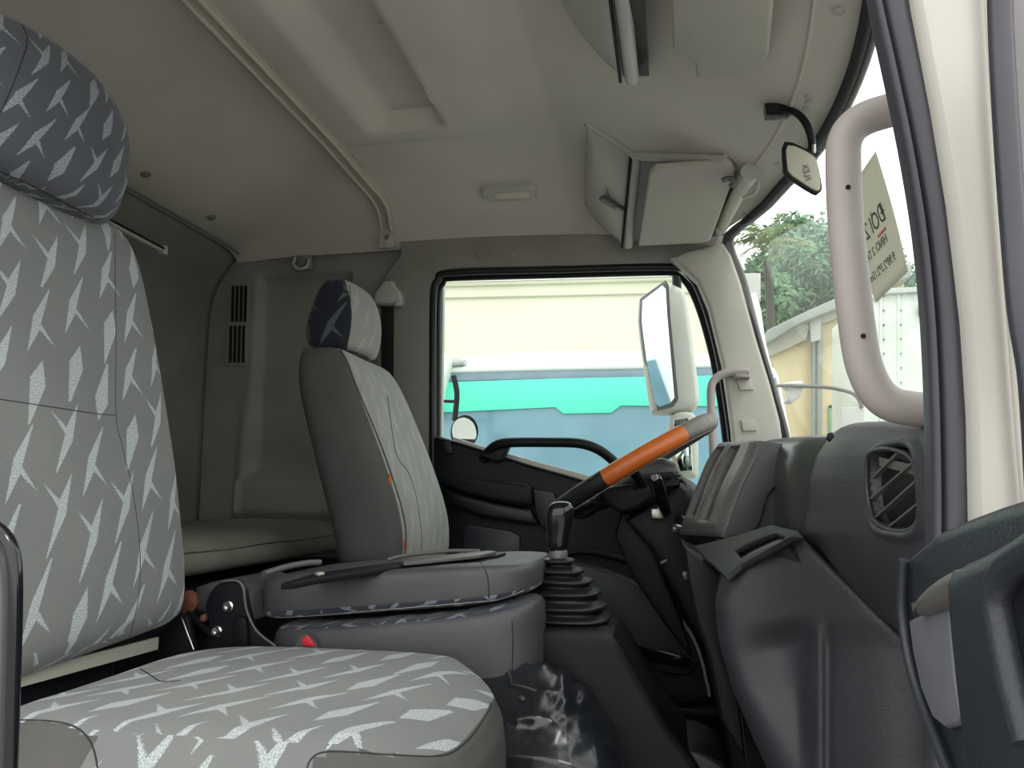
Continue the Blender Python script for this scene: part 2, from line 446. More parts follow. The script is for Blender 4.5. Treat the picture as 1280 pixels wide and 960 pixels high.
# rubber seal loop of the driver's door
sealp = [(541, 640), (541, 560), (541, 440), (542, 368), (548, 350), (564, 341), (700, 337), (838, 334), (862, 344), (880, 378), (897, 438), (908, 500), (916, 560), (922, 640)]
struct(tube('trim_left_door_seal', smooth_path([P(u, v, 2.46) for u, v in sealp], 6), .0125, M['black2'], n=10))
sealp2 = [(546, 560), (546, 440), (547, 372), (553, 354), (568, 347), (700, 343), (834, 340), (856, 350), (873, 382), (890, 440), (901, 500), (909, 560)]
struct(tube('trim_window_channel', smooth_path([P(u, v, 2.52) for u, v in sealp2], 6), .0125, M['black'], n=10))
# pane of the driver's window
win = [(546, 700), (546, 360), (560, 345), (836, 340), (862, 352), (880, 385), (897, 445), (910, 520), (916, 700)]
M['glass_side'] = glassmat('side_glass', (.93, .985, .965), .06)
w1 = slab('window_1', win, 2.545, .004, M['glass_side'], bevel=0.0003); struct(w1)
# outer panel of the cab side below and behind, closes the shell
struct(box('wall_left_outer', (-1.22, 2.60, .55), (.94, .03, 2.3), M['white'], bevel=.01))
struct(box('wall_left_lower', (-.25, 2.58, .32), (1.5, .03, .90), M['white'], bevel=.01))
# floor and firewall
struct(box('floor', (-.50, 1.5, -.02), (2.5, 2.0, .04), M['carpet'], bevel=0))
struct(box('wall_front', (.62, 1.5, .40), (.04, 2.0, .82), M['black'], bevel=0))
struct(box('wall_right_rear', (-1.40, .56, .90), (.56, .06, 1.8), M['side'], bevel=.01))
struct(box('wall_right_sill', (-.45, .53, -.1), (1.4, .08, .16), M['black'], bevel=.01))
# header over the passenger door
def hdr(s, t):
    x = lerp(-1.66, .22, s); return Vector((x, .575, lerp(EYE + .76, roof_z(x, .57) + .07, t)))
struct(grid('wall_right_header', 30, 4, hdr, M['side'], thick=.05))
# windshield
def ws(s, t):
    y = lerp(.56, 2.47, s); z = lerp(EYE + .02, EYE + .83, t)
    return Vector((windshield_x(y, z) + .008, y, z))
M['glass_ws'] = glassmat('windshield_glass', (.94, .985, .97), .05, .035, (.8, 1, .93))
struct(grid('window_2', 30, 12, ws, M['glass_ws']))
def on_ws(u, v, off=0.0):
    d = ray(u, v); t = .3
    while t < 6:
        p = ORG + d * t
        if p.x > windshield_x(p.y, p.z) - off: break
        t += .002
    return ORG + d * t
# windshield rubber: along the top, then down the far pillar
wtop = [Vector((windshield_x(y, EYE + .82) - .004, y, roof_z(windshield_x(y, EYE + .82), y) - .004)) for y in [lerp(.57, 1.97, i / 24) for i in range(25)]]
wsd = [(908, 299), (911, 318), (924, 352), (943, 425), (962, 490), (976, 540), (984, 580)]
down = [P(955, 257, 2.12), P(934, 275, 2.27), P(917, 288, 2.38)] + [P(u, v, 2.43) for u, v in wsd]
struct(tube('trim_windshield_seal', wtop + smooth_path(down, 4), .0125, M['black'], n=10))
struct(tube('trim_windshield_edge', [p + Vector((.016, -.004, -.002)) for p in wtop] + [p + Vector((.016, 0, 0)) for p in smooth_path(down, 4)], .008, M['dash_trim'], n=8))
# faint crease of the headliner running parallel to the glass
cr = [Vector((windshield_x(y, EYE + .82) - .085, y, 0)) for y in [lerp(.7, 2.25, i / 30) for i in range(31)]]
for c in cr: c.z = roof_z(c.x, c.y) + .001
struct(tube('trim_header_crease', cr, .0045, M['liner'], n=8))

# ---------------------------------------------------------------- strip over the roof (two ribs and a base)
def strip_path(dx, lift):
    pts = []
    for i in range(41):
        y = lerp(.62, 2.30, i / 40); x = -.925 + dx
        pts.append(Vector((x, y, roof_z(x, y, False) - lift)))
    e = P(484, 272, 2.40); e2 = P(485, 296, 2.43)
    pts = [p for p in pts if p.y < 2.0]
    tail = smooth_path([pts[-1]] + [roof_hit(u, v, lift) + Vector((dx, -lift, 0)) for u, v in ((455, 226), (471, 244), (480, 262), (484, 285))], 5)
    return pts + tail[1:]
st = thing('ceiling_rail', (-.935, 1.5, EYE + 1.0), 'pale grooved strip running across the headliner and down above the driver', 'rail')
bm = bmesh.new(); add_sweep(bm, strip_path(0, .004), [(-.026, -.006), (.026, -.006), (.026, .006), (-.026, .006)]); mk('base', bm, M['strip'], st, smooth=30)
tube('rib', strip_path(.018, .013), .0075, M['strip'], st, n=10)
tube('rib', strip_path(-.016, .012), .0065, M['strip'], st, n=10)
pc = roof_hit(485, 299) + Vector((0, -.012, 0))
box('end_clip', pc, (.055, .02, .075), M['bin'], st, bevel=.005)
lathe('screw', [(.0, .0), (.010, .0), (.008, .004), (0, .005)], aim(pc + Vector((.004, -.010, -.0)), (0, -1, 0)), M['metal'], st, 14)

# headliner studs
stud = None
for (u, v) in [(477, 28), (528, 115)]:
    p = roof_hit(u, v)
    o = lathe('headliner_stud', [(0, 0), (.010, .0), (.009, .004), (.004, .007), (0, .0075)], aim(p + Vector((0, 0, .006)), (0, 0, -1)), M['visor'])
    tag(o, 'small round stud in the roof pan, %s of two' % ('farther from the lamp' if v < 50 else 'nearer the interior lamp'), 'stud', 'headliner studs')
for k, (u, v) in enumerate([(182, 218), (264, 272)]):
    p = roof_hit(u, v)
    o = lathe('headliner_clip', [(0, 0), (.014, 0), (.013, .006), (.006, .010), (0, .011)], aim(p + Vector((0, 0, .004)), (.4, -.1, -1)), M['wall'])
    tag(o, ['round trim clip on dark rear headliner just right of the patterned headrest', 'round trim clip on dark rear headliner nearer the side wall corner'][k], 'clip', 'rear headliner clips')
for k, (u, v) in enumerate([(1050, 15), (1012, 122), (1012, 129), (1009, 136), (932, 268), (973, 205)]):
    p = roof_hit(u, v)
    o = lathe('header_plug', [(0, 0), (.009 if k != 0 else .012, 0), (.008, .002), (0, .003)], aim(p + Vector((0, 0, .001)), (-.1, 0, -1)), M['visor'], n=14)
    tag(o, ['oval trim plug on the header above everything, near the windshield top', 'uppermost of three small plugs beside the cab mirror bracket', 'middle of three small plugs beside the cab mirror bracket',
            'lowest of three small plugs beside the cab mirror bracket', 'small trim plug on header left of the far windshield corner', 'small trim plug left of the hanging cab mirror'][k], 'plug', 'header trim plugs')
for k, (u, v) in enumerate([(640, 317), (598, 318), (1068, 60)][:2]):
    o = lathe('header_screw', [(0, 0), (.008, 0), (.006, .003), (0, .004)], aim(P(u, v, 2.453), (0, -1, 0)), M['metal'], n=12)
    tag(o, ['dark screw above the driver window, right one', 'dark screw above the driver window, left one'][k], 'screw', 'screws above the driver window')

# interior lamp
lp = roof_hit(636, 238); n_l = Vector((0, -.45, -1)).normalized()
Ml = aim(lp, n_l, 'Y')
lamp = thing('interior_lamp', lp, 'small oblong grey roof lamp above the driver window', 'lamp')
def ring_l(a, b, z): return superring(lambda x, y: Ml @ Vector((x, y, z)), a, b, 24, 5)
bm = bmesh.new(); add_loft(bm, [ring_l(.088, .030, -.01), ring_l(.088, .030, .010), ring_l(.082, .025, .018), ring_l(.07, .018, .019)]); mk('housing', bm, M['bin'], lamp)
lens = plastic('lamp_lens', (.62, .60, .52), .25, 0)
bm = bmesh.new(); add_loft(bm, [superring(lambda x, y: Ml @ Vector((x + .012, y - .003, z)), a, b, 20, 4) for a, b, z in ((.058, .014, .016), (.056, .013, .024), (.045, .008, .027))]); mk('lens', bm, lens, lamp)
box('switch', Ml @ Vector((-.065, -.003, .020)), (.014, .010, .008), M['bin'], lamp, bevel=.002)

# coat hook on the side wall
hk = thing('coat_hook', P(377, 328, 2.49), 'grey folding coat hook above the recessed side panel', 'hook')
slab('plate', [(364, 319), (388, 317), (391, 336), (370, 338)], 2.475, .02, M['side'], hk, bevel=.005)
tube('hook', smooth_path([P(369, 322, 2.47), P(367, 331, 2.45), P(375, 336, 2.44), P(384, 333, 2.45), P(386, 325, 2.47)], 4), .006, M['bin'], hk)
lathe('pivot', [(0, 0), (.020, 0), (.018, .010), (.006, .014), (0, .014)], aim(P(378, 327, 2.476), (0, -1, 0)), M['wall'], hk, 16)

# louvre on the side wall: frame, eight slots
lv = thing('side_louvre', P(296, 405, 2.49), 'eight dark vertical vent slots in two rows on the rear side wall', 'vent')
slab('louvre_plate', [(284, 352), (311, 352), (308, 458), (280, 458)], 2.494, .006, M['side'], lv, bevel=.002)
for r in range(2):
    for c in range(4):
        x0 = 289.5 + c * 5.3 - r * 2.6; y0 = (357, 407)[r]; y1 = (402, 453)[r]
        slab('slot', [(x0, y0), (x0 + 3, y0), (x0 + 2, y1), (x0 - 1, y1)], 2.490, .006, M['black2'], lv, bevel=.0005)

# seat belt: upper anchor cover and strap
sb = thing('seat_belt', P(486, 366, 2.44), 'grey domed anchor and dark strap of the driver belt, beside the window pillar', 'seat belt')
slab('anchor_cover', [(466, 376), (468, 364), (475, 356), (479, 350), (490, 350), (493, 356), (500, 364), (502, 376), (496, 381), (470, 380)], 2.42, .045, M['bin'], sb, bevel=.014, smooth=3)
box('guide', P(498, 380, 2.42), (.022, .02, .018), M['bin'], sb, bevel=.004)
slab('strap', [(476, 378), (492, 378), (491, 700), (478, 700)], 2.445, .004, M['black2'], sb, bevel=.001)

# curtain rail end on the rear wall behind the passenger headrest
cr_ = thing('curtain_rail', PX(170, 298, -1.478), 'thin metal rail end on the rear wall right of the patterned headrest', 'rail')
a_, b_ = PX(100, 258, -1.474), PX(204, 313, -1.478)
tube('rail_bar', [a_, b_], .010, M['strip'], cr_, n=8)
tube('rail_groove', [a_ + Vector((.009, 0, .002)), b_ + Vector((.009, -.01, .002))], .004, M['black'], cr_, n=6)
box('end_cap', b_, (.022, .02, .028), M['bin'], cr_, bevel=.004)
# ================================================================ overhead bins, visors, mirror, handles
def bin_unit(label, A, B, C, D, frame, nearend, group='overhead storage bins'):
    """A,B near edge (rear/front), C,D far edge (front/rear) of the sloping door; frame: front strip corners"""
    t = thing('overhead_bin', (A + B + C + D) / 4, label, 'storage bin', group)
    n = (B - A).cross(D - A).normalized()
    if n.dot(ORG - A) < 0: n = -n
    def dp(s, q):
        a = A.lerp(B, s); b = D.lerp(C, s); p = a.lerp(b, q)
        e = min(1, 6 * min(s, 1 - s), 6 * min(q, 1 - q))
        return p + n * (.010 * math.sin(math.pi * s) + .008 * (e ** .5))
    grid('door', 22, 22, dp, M['bin'], t, thick=.012)
    # body reaches back up into the header
    up = Vector((.06, 0, .16))
    bm = bmesh.new()
    lo = [A, B, frame[0], frame[1], C, D]; lo = [p - n * .004 for p in lo]
    hi = [p + Vector((.0, 0, .14)) for p in lo]
    add_loft(bm, [lo, hi]); mk('body', bm, M['dash_trim'], t)  # dark colour stands in for the shadow between frame bar and visor
    # pale front frame bars
    f0, f1 = frame
    bw = .017
    tube('frame_bar', smooth_path([B + Vector((.006, .0, -.004)), B.lerp(f0, .5) + Vector((0, 0, -.006)), f0 + Vector((0, 0, -.006))], 4), .013, M['bin'], t, n=8)
    tube('frame_bar', smooth_path([B + Vector((.016, .002, -.006)), B.lerp(C, .5) + Vector((.016, 0, -.010)), C + Vector((.018, 0, -.006))], 4), .015, M['bin'], t, n=8)
    tube('gap', [B.lerp(C, k / 8) + n * .010 + Vector((.001, 0, -.002)) for k in range(9)], .0035, M['black'], t, n=6)
    return t, dp, n
A = roof_hit(733, 156); B = roof_hit(789, 191) - Vector((0, 0, .004)); D = roof_hit(731, 256); C = P(778, 305, min(2.42, D.y + .03))
FR = roof_hit(907, 194)
t, dp, nn = bin_unit('grey overhead bin above the driver with a small latch', A, B, C, D, (FR - Vector((0, 0, .004)), P(905, 296, 2.34)), A)
# latch of the bin door
lx = (B - A).normalized(); ly = nn.cross(lx).normalized(); LM = Matrix((lx, ly, nn)).transposed()
box('latch_recess', dp(.70, .56) + nn * .006, (.085, .026, .014), M['dash_trim'], t, M=LM, bevel=.005)
box('latch_button', dp(.86, .57) + nn * .012, (.026, .014, .010), M['visor'], t, M=LM, bevel=.002)
# trim lip over the door top
tube('top_lip', smooth_path([A + Vector((0, -.006, .002)), A.lerp(B, .35) + Vector((0, -.008, -.002)), A.lerp(B, .7) + Vector((0, -.008, .0)), B + Vector((0, -.004, 0))], 4), .008, M['bin'], t, n=8)
D = roof_hit(703, 5); C = P(779, 97, D.y + .10)
A = Vector((-.17, .90, roof_z(-.17, .90))); B = Vector((-.065, .88, roof_z(-.065, .88) - .06))
bin_unit('grey overhead bin on the passenger side, cut by the top edge of the picture', A, B, C, D, (Vector((-.02, .88, EYE + .82)), P(810, 97, 1.57)), A)

def visor(name, pts, depths, label, arm):
    va, vb = min(p[1] for p in pts), max(p[1] for p in pts); ya = min(roof_hit(u, max(0, va + 4)).y for u, v in pts if v < va + 12) - arm['gap'] * .6 - (.2 if va < 0 else 0)
    yb_ = min(2.34, min(roof_hit(u, vb - 2).y for u, v in pts if v > vb - 12) - arm['gap'])
    depths = [lerp(ya, yb_, (v - va) / (vb - va)) for u, v in pts]
    V = [P(u, v, y) for (u, v), y in zip(pts, depths)]
    t = thing(name, sum(V, Vector()) / len(V), label, 'sun visor', 'sun visors')
    # local plane
    o = V[0]; n = None
    c = sum(V, Vector()) / len(V)
    n = Vector((0, 0, 0))
    for i in range(len(V)): n += (V[i] - c).cross(V[(i + 1) % len(V)] - c)
    n.normalize()
    if n.z > 0: n = -n
    ex = (V[1] - V[0]).normalized(); ex = (ex - n * ex.dot(n)).normalized(); ey = n.cross(ex)
    poly = [((p - c).dot(ex), (p - c).dot(ey), 0) for p in V]
    if arm['round']:
        q = []
        for i in range(len(poly)):
            a, b, d = (Vector(poly[i - 1]), Vector(poly[i]), Vector(poly[(i + 1) % len(poly)]))
            r = .16
            q += [b.lerp(a, min(.45, .016 / (a - b).length)), b.lerp(a, min(.2, .005 / (a - b).length)), b.lerp(d, min(.2, .005 / (d - b).length)), b.lerp(d, min(.45, .016 / (d - b).length))]
        poly = q
    F = lambda x, y, z: c + ex * x + ey * y + n * z
    mk('panel', slab_mesh([(p[0], p[1]) for p in poly], [], .018, .007, F), M['visor'], t, smooth=40)
    return t
vt = visor('sun_visor', [(812, 212), (820, 206), (912, 202), (920, 210), (914, 228), (888, 298), (872, 302), (798, 306)], [1.99, 1.985, 1.985, 1.99, 2.06, 2.34, 2.36, 2.36],
           'grey sun visor folded up over the driver, with roller shade beside it', {'round': False, 'gap': .06})
ry0, ry1 = roof_hit(940, 222).y - .035, min(2.36, roof_hit(905, 284).y - .035)
r0, r1 = P(934, 222, ry0), P(900, 284, ry1)
tube('roller', [r0.lerp(r1, k / 6) for k in range(7)], .020, M['strip'], vt, n=16)
tube('roller_end', [r0.lerp(r1, -.10), r0.lerp(r1, .06)], .024, M['bin'], vt, n=16)
tube('roller_end', [r0.lerp(r1, .90), r0.lerp(r1, 1.04)], .023, M['bin'], vt, n=16)
tube('bracket', smooth_path([P(938, 214, ry0), P(947, 226, ry0 + .01), P(944, 240, ry0 + .04), P(929, 247, ry0 + .06)], 5), .005, M['bin'], vt)
tube('hinge_pin', smooth_path([P(903, 226, ry0 - .02), P(910, 223, ry0 - .02), P(918, 226, ry0 - .02), P(914, 232, ry0)], 4), .007, M['dash_trim'], vt)
tube('hinge_pin', smooth_path([P(888, 291, 2.34), P(884, 298, 2.34), P(878, 300, 2.34)], 4), .008, M['visor'], vt)
vn = visor('sun_visor', [(838, -60), (842, 50), (848, 58), (864, 65), (869, 74), (870, 99), (878, 100), (930, 84), (957, 70), (962, 56), (972, -60)], [1.17, 1.43, 1.45, 1.48, 1.50, 1.56, 1.565, 1.53, 1.49, 1.46, 1.17],
           'large beige sun visor on the passenger side, cut by the top edge of the picture', {'round': False, 'gap': .06})
r0, r1 = P(1012, -60, 1.2), P(982, 40, 1.48)
tube('roller', [r0, r1], .020, M['strip'], vn, n=16)
tube('roller_end', [r0.lerp(r1, .84), r1.lerp(r0, -.10)], .0225, M['bin'], vn, n=16)
tube('strap_band', [r0.lerp(r1, .80), r0.lerp(r1, .83)], .0215, M['black'], vn, n=16)
tube('hinge_pin', smooth_path([P(950, 50, 1.45), P(952, 43, 1.44), P(960, 41, 1.44), P(966, 46, 1.45), P(966, 30, 1.42)], 4), .006, M['bin'], vn)

# interior mirror
mb = roof_hit(972, 136)
mi = thing('cab_mirror', mb, 'small dark-rimmed mirror on a curved arm hanging from the header', 'mirror')
slab('base_plate', [(956, 128), (990, 126), (992, 136), (984, 142), (958, 142)], mb.y - .02, .035, M['gloss'], mi, bevel=.005)
yb = mb.y - .07
tube('arm', smooth_path([P(976, 137, mb.y - .015), P(993, 140, yb + .03), P(1006, 152, yb), P(1014, 172, yb), P(1016, 196, yb)], 6), .0075, M['black'], mi)
slab('swivel', [(1013, 186), (1026, 190), (1016, 204), (1012, 200)], yb - .012, .024, M['black'], mi, bevel=.004)
tube('screw', [P(1017, 181, yb - .015), P(1017, 192, yb - .015)], .004, M['metal'], mi)
mp = [(981, 176), (1016, 190), (1022, 202), (1028, 232), (1024, 240), (1016, 241), (984, 220), (979, 208)]
def mt(dy): return [(u + dy[0], v + dy[1]) for u, v in mp]
slab('housing', mp, yb - .03, .012, M['black'], mi, bevel=.004, smooth=3)
slab('back_cover', [(985, 181), (1015, 193), (1022, 206), (1026, 232), (1020, 238), (1000, 226), (987, 216), (984, 206)], yb - .034, .008, plastic('mirror_back', (.42, .41, .33), .4), mi, bevel=.002, smooth=3)
def text(name, s, F, size, mat, parent, ext=.0004, n='text'):
    cu = bpy.data.curves.new('t', 'FONT'); cu.body = s; cu.size = size; cu.extrude = ext; cu.align_x = 'LEFT'
    o = bpy.data.objects.new('t', cu); me = bpy.data.meshes.new_from_object(o); bpy.data.objects.remove(o)
    for v in me.vertices: v.co = F(v.co.x, v.co.y, v.co.z)
    return link(name, me, mat, parent)
# moulded writing on the mirror back (read from behind)
c0 = P(1007, 226, yb - .036); ex = (P(1003, 206, yb - .036) - c0).normalized(); ey = Vector((ex.z, 0, -ex.x))
text('lettering', 'FLEX', lambda x, y, z: c0 + ex * x + ey * y + Vector((0, -z, 0)), .016, M['dash_trim'], mi)

# grab handles on the A pillars
hp = [(1190, 141), (1160, 134), (1124, 136), (1098, 142), (1078, 150), (1063, 162), (1055, 180), (1054, 200), (1055, 240), (1058, 290), (1063, 340), (1069, 392), (1076, 440), (1084, 468), (1096, 490), (1112, 504), (1134, 510), (1164, 513), (1200, 514)]
gh = thing('grab_handle', P(1160, 320, .69), 'big beige looped grab handle in the foreground beside the near door seal', 'handle', 'A pillar grab handles')
tube('bar', smooth_path([P(u, v, .69) for u, v in hp], 5), .0148, M['handle'], gh, n=20)
lathe('screw_cap', [(0, 0), (.0022, 0), (.002, .001), (0, .0012)], aim(P(1060, 234, .675), (0, -1, 0)), M['black'], gh, 12)
lathe('screw_cap', [(0, 0), (.0022, 0), (.002, .001), (0, .0012)], aim(P(1079, 420, .675), (0, -1, 0)), M['black'], gh, 12)
hp2 = [(936, 465), (925, 464), (908, 466), (895, 473), (889, 484), (889, 510), (891, 550), (893, 590), (898, 620), (910, 632), (930, 634)]
gh2 = thing('grab_handle', P(920, 520, 2.36), 'slim beige grab handle on the far pillar beside the steering wheel', 'handle', 'A pillar grab handles')
tube('bar', smooth_path([P(u, v, 2.36) for u, v in hp2], 5), .0125, M['handle'], gh2, n=14)
slab('foot', [(915, 459), (936, 459), (938, 472), (920, 472)], 2.35, .06, M['handle'], gh2, bevel=.006)

# ================================================================ near door opening: seal, body pillar, door
sp_ = [(1098, -140), (1112, -60), (1122, 0), (1142, 90), (1161, 180), (1178, 280), (1189, 380), (1195, 480), (1198, 580), (1199, 680), (1200, 800), (1200, 1000)]
se = thing('door_seal', P(1190, 380, .585), 'thick ribbed blue-grey rubber seal round the near door opening', 'seal')
prof = []
PT = [(-.0195, .0), (-.0185, .006), (-.015, .008), (-.0125, .004), (-.010, .009), (-.004, .013), (.002, .0125), (.0065, .008), (.0085, .004), (.011, .008), (.015, .008), (.0185, .004), (.0195, 0), (.0195, -.012), (-.0195, -.012)]
path = smooth_path([P(u, v, .585) for u, v in sp_], 8)
bm = bmesh.new(); rings = []
for i, p in enumerate(path):
    tn = (path[min(i + 1, len(path) - 1)] - path[max(i - 1, 0)]).normalized(); s = Vector((0, 1, 0)).cross(tn).normalized()
    if s.x < 0: s = -s
    rings.append([p + s * a * .92 + Vector((0, -b, 0)) for a, b in PT])
add_loft(bm, rings); mk('rubber', bm, M['seal'], se, smooth=50)
pl_ = [(1128, -140), (1145, 0), (1170, 130), (1190, 250), (1208, 400), (1216, 520), (1220, 700), (1215, 1100), (1330, 1100), (1296, 700), (1282, 560), (1272, 430), (1262, 300), (1251, 150), (1241, 0), (1230, -140)]
struct(slab('trim_right_pillar', pl_, .56, .06, M['white'], bevel=.010))
struct(tube('trim_right_pillar_flange', smooth_path([P(u, v, .553) for u, v in [(1226, -140), (1236, 0), (1246, 150), (1257, 300), (1267, 430), (1277, 560), (1290, 700)]], 5), .0035, M['white'], n=8))
# near pillar outer: closes from seal to windshield
struct(slab('trim_right_pillar_inner', [(1112, -140), (1150, 90), (1188, 330), (1205, 560), (1208, 1100), (1260, 1100), (1262, 560), (1240, 330), (1190, 0), (1170, -140)], .625, .03, M['pillar'], bevel=.008))

dr = thing('cab_door', P(1240, 760, .48), 'open passenger door at the lower right, dark moulded panel with grey insert', 'door')
DX = .17
dp0 = [(1131, 695), (1166, 664), (1200, 648), (1240, 632), (1300, 612), (1420, 560), (1420, 1500), (1290, 1300), (1205, 1010), (1183, 962), (1160, 915), (1143, 868), (1132, 800), (1128, 740)]
slab('panel', dp0, None, .05, M['door'], dr, X=DX + .004, bevel=.010)
slab('armrest_top', [(1176, 730), (1188, 705), (1216, 690), (1262, 662), (1330, 618), (1420, 580), (1420, 760), (1330, 1100), (1300, 1200), (1262, 1150), (1215, 1010), (1196, 930), (1184, 830)], None, .03, M['door'], dr, X=DX - .025, bevel=.012, smooth=3)
slab('side_insert', [(1135, 775), (1160, 764), (1184, 756), (1188, 800), (1192, 850), (1200, 895), (1196, 905), (1180, 910), (1165, 898), (1150, 860), (1140, 815)], None, .008, M['door_lt'], dr, X=DX - .003, bevel=.003)
slab('pull_grip', [(1136, 757), (1144, 740), (1165, 722), (1192, 708), (1198, 722), (1186, 752), (1160, 764), (1140, 770)], None, .02, M['dash_trim'], dr, X=DX - .012, bevel=.008, smooth=3)
slab('inner_recess', [(1258, 735), (1282, 705), (1400, 650), (1400, 1000), (1330, 960), (1300, 900), (1275, 830)], None, .008, M['black'], dr, X=DX - .030, bevel=.003, smooth=3)
tube('recess_rim', smooth_path([PX(u, v, DX - .032) for u, v in [(1290, 930), (1270, 860), (1252, 775), (1250, 740), (1262, 712), (1290, 690), (1400, 632)]], 5), .007, M['door'], dr, n=10)
tube('edge_rib', smooth_path([PX(u, v, DX - .002) for u, v in [(1130, 700), (1128, 760), (1136, 820), (1150, 872), (1172, 930), (1200, 1000), (1240, 1080)]], 5), .004, M['door'], dr, n=8)
# window frame of the open door
fr_ = [(1248, -60), (1252, 60), (1259, 180), (1267, 290), (1276, 390), (1290, 480), (1300, 640)]
tube('window_frame', smooth_path([P(u, v, .44) for u, v in fr_], 6), .0065, M['seal'], dr, n=10)
slab('frame_panel', [(1254, -60), (1258, 60), (1266, 200), (1276, 330), (1290, 450), (1400, 460), (1400, -60)], .455, .02, plastic('door_frame_grey', (.22, .21, .22), .6), dr, bevel=.004)

# black handrail at the lower left
hr = thing('handrail', P(15, 800, .50), 'glossy black rail at the lower left corner beside the passenger seat', 'handrail')
tube('bar', smooth_path([P(-60, 640, .5), P(-30, 648, .5), P(-6, 660, .5), P(10, 678, .5), P(17, 705, .5), P(18, 760, .5), P(15, 860, .5), P(12, 960, .5), P(6, 1100, .5), Vector((P(6, 1100, .5).x, .5, .15)), Vector((P(6, 1100, .5).x, .5, -.02))], 6), .0055, M['gloss'], hr, n=14)
tube('channel', smooth_path([P(-62, 660, .51), P(-24, 668, .51), P(-6, 690, .51), P(1, 720, .51), P(1, 800, .51), P(-3, 960, .51), P(-8, 1100, .51), Vector((P(-8, 1100, .51).x, .51, .15)), Vector((P(-8, 1100, .51).x, .51, -.02))], 6), .005, M['dash_trim'], hr, n=10)
# ================================================================ seats
def backrest(name, levels, mats, parent, bol=.018, n=32, pw=4.5, dark_side=True, sub=1):
    """levels rows: z, x_rear, x_front, y_near, y_far"""
    bm = bmesh.new(); rings = []
    for z, xr, xf, ya, yb in levels:
        cx, cy = (xr + xf) / 2, (ya + yb) / 2; a, b = (xf - xr) / 2, (yb - ya) / 2
        ring = []
        for i in range(n):
            t = 2 * math.pi * (i + .5) / n; c, s = math.cos(t), math.sin(t)
            x = a * math.copysign(abs(c) ** (2 / pw), c); y = b * math.copysign(abs(s) ** (2 / pw), s)
            if x > 0: x -= bol * (1 - (y / b) ** 2) * min(1, a / .03)
            ring.append(Vector((cx + x, cy + y, z)))
        rings.append(ring)
    add_loft(bm, rings)
    o = mk(name, bm, mats, parent, sub=sub)
    return o
def frontmats(o, n, deg=50):
    for i, p in enumerate(o.data.polygons):
        if i >= len(o.data.polygons) - 2: p.material_index = 1 if i == len(o.data.polygons) - 2 else 0; continue
        a = (360 * ((i % n) + 1) / n + 180) % 360 - 180
        p.material_index = 0 if abs(a) < deg else 1
def setmats(o, fn):
    for p in o.data.polygons: p.material_index = fn(p.normal, p.center)

# ---- driver's seat
ds = thing('driver_seat', (-.85, 2.02, 0), 'far driver seat with dark grey side and front cover coloured pale as if well lit', 'seat', 'cab seats')
def xat(u, v, y): return P(u, v, y).x
lev = []
for v, ur, un, uf in [(716, 425, 508, 552), (700, 421, 510, 556), (670, 414, 512, 556), (640, 407, 508, 548), (600, 397, 496, 536), (560, 388, 482, 519), (520, 379, 466, 505), (480, 371, 450, 494), (450, 369, 437, 482), (432, 371, 425, 474), (424, 378, 412, 468)]:
    z = P(500, v, 1.80).z
    xr = xat(ur - 8, v, 1.80); xf = xat(un + 2, v, 1.80)
    wn_ = 1.0 if v > 470 else (.94 if v > 440 else .88)
    ya, yb = 2.02 - .235 * wn_, 2.02 + .225 * wn_
    lev.append((z, xr, xf, ya, yb))
lev_b = lev
db = backrest('backrest', lev, [M['fab_dv'], M['side_gray']], ds, bol=.012)
frontmats(db, 32)
lev = []
for v, ur, un in [(436, 388, 434), (428, 374, 438), (408, 371, 443), (388, 376, 444), (364, 386, 438), (350, 396, 431), (342, 404, 424)]:
    lev.append((P(430, v, 1.88).z, xat(ur, v, 1.88), xat(un, v, 1.88), 1.88 + (.02 if v == 342 else 0), 2.12 - (.03 if v == 342 else 0)))
dh = backrest('headrest', lev, [M['fab_dv'], M['fab_n']], ds, bol=-.012, pw=3.6)
frontmats(dh, 32, 46)
tube('piping', smooth_path([Vector((xf - .012 if z > 1.0 else xf - .010, ya + .0025 + .004, z)) for z, xr, xf, ya, yb in lev_b[1:-1]], 3), .0022, M['side_gray'], db, n=6)
seam(db, [(484, 495), (491, 545), (497, 572), (510, 590), (520, 620), (526, 660), (527, 688)], M['thread'], db, r=.0014)
seam(dh, [(437, 356), (438, 380), (434, 405), (425, 428)], M['thread'], dh)
# torn foam showing on the seam
for u, v in [(487, 600), (506, 682)]:
    p = hits(db, [(u, v), (u, v + 1)], 1, .001)
    if p: lathe('torn_foam', [(0, -.004), (.010, -.002), (.008, .002), (0, .003)], aim(p[0], (.7, -.7, 0)) @ Matrix.Diagonal((.6, 1.6, 1, 1)), M['orange'], ds, 8)
# cushion and base (mostly behind the middle seat)
lev = [(.30, -.74, -.22, 1.79, 2.24), (.34, -.76, -.19, 1.78, 2.25), (.47, -.76, -.18, 1.78, 2.25), (.505, -.74, -.21, 1.80, 2.23)]
dc = backrest('cushion', lev, [M['fab_dv'], M['side_gray']], ds, bol=0)
setmats(dc, lambda n, c: 0 if n.z > .5 else 1)
box('seat_base', (-.5, 2.02, .15), (.46, .38, .30), M['black'], ds, bevel=.02)

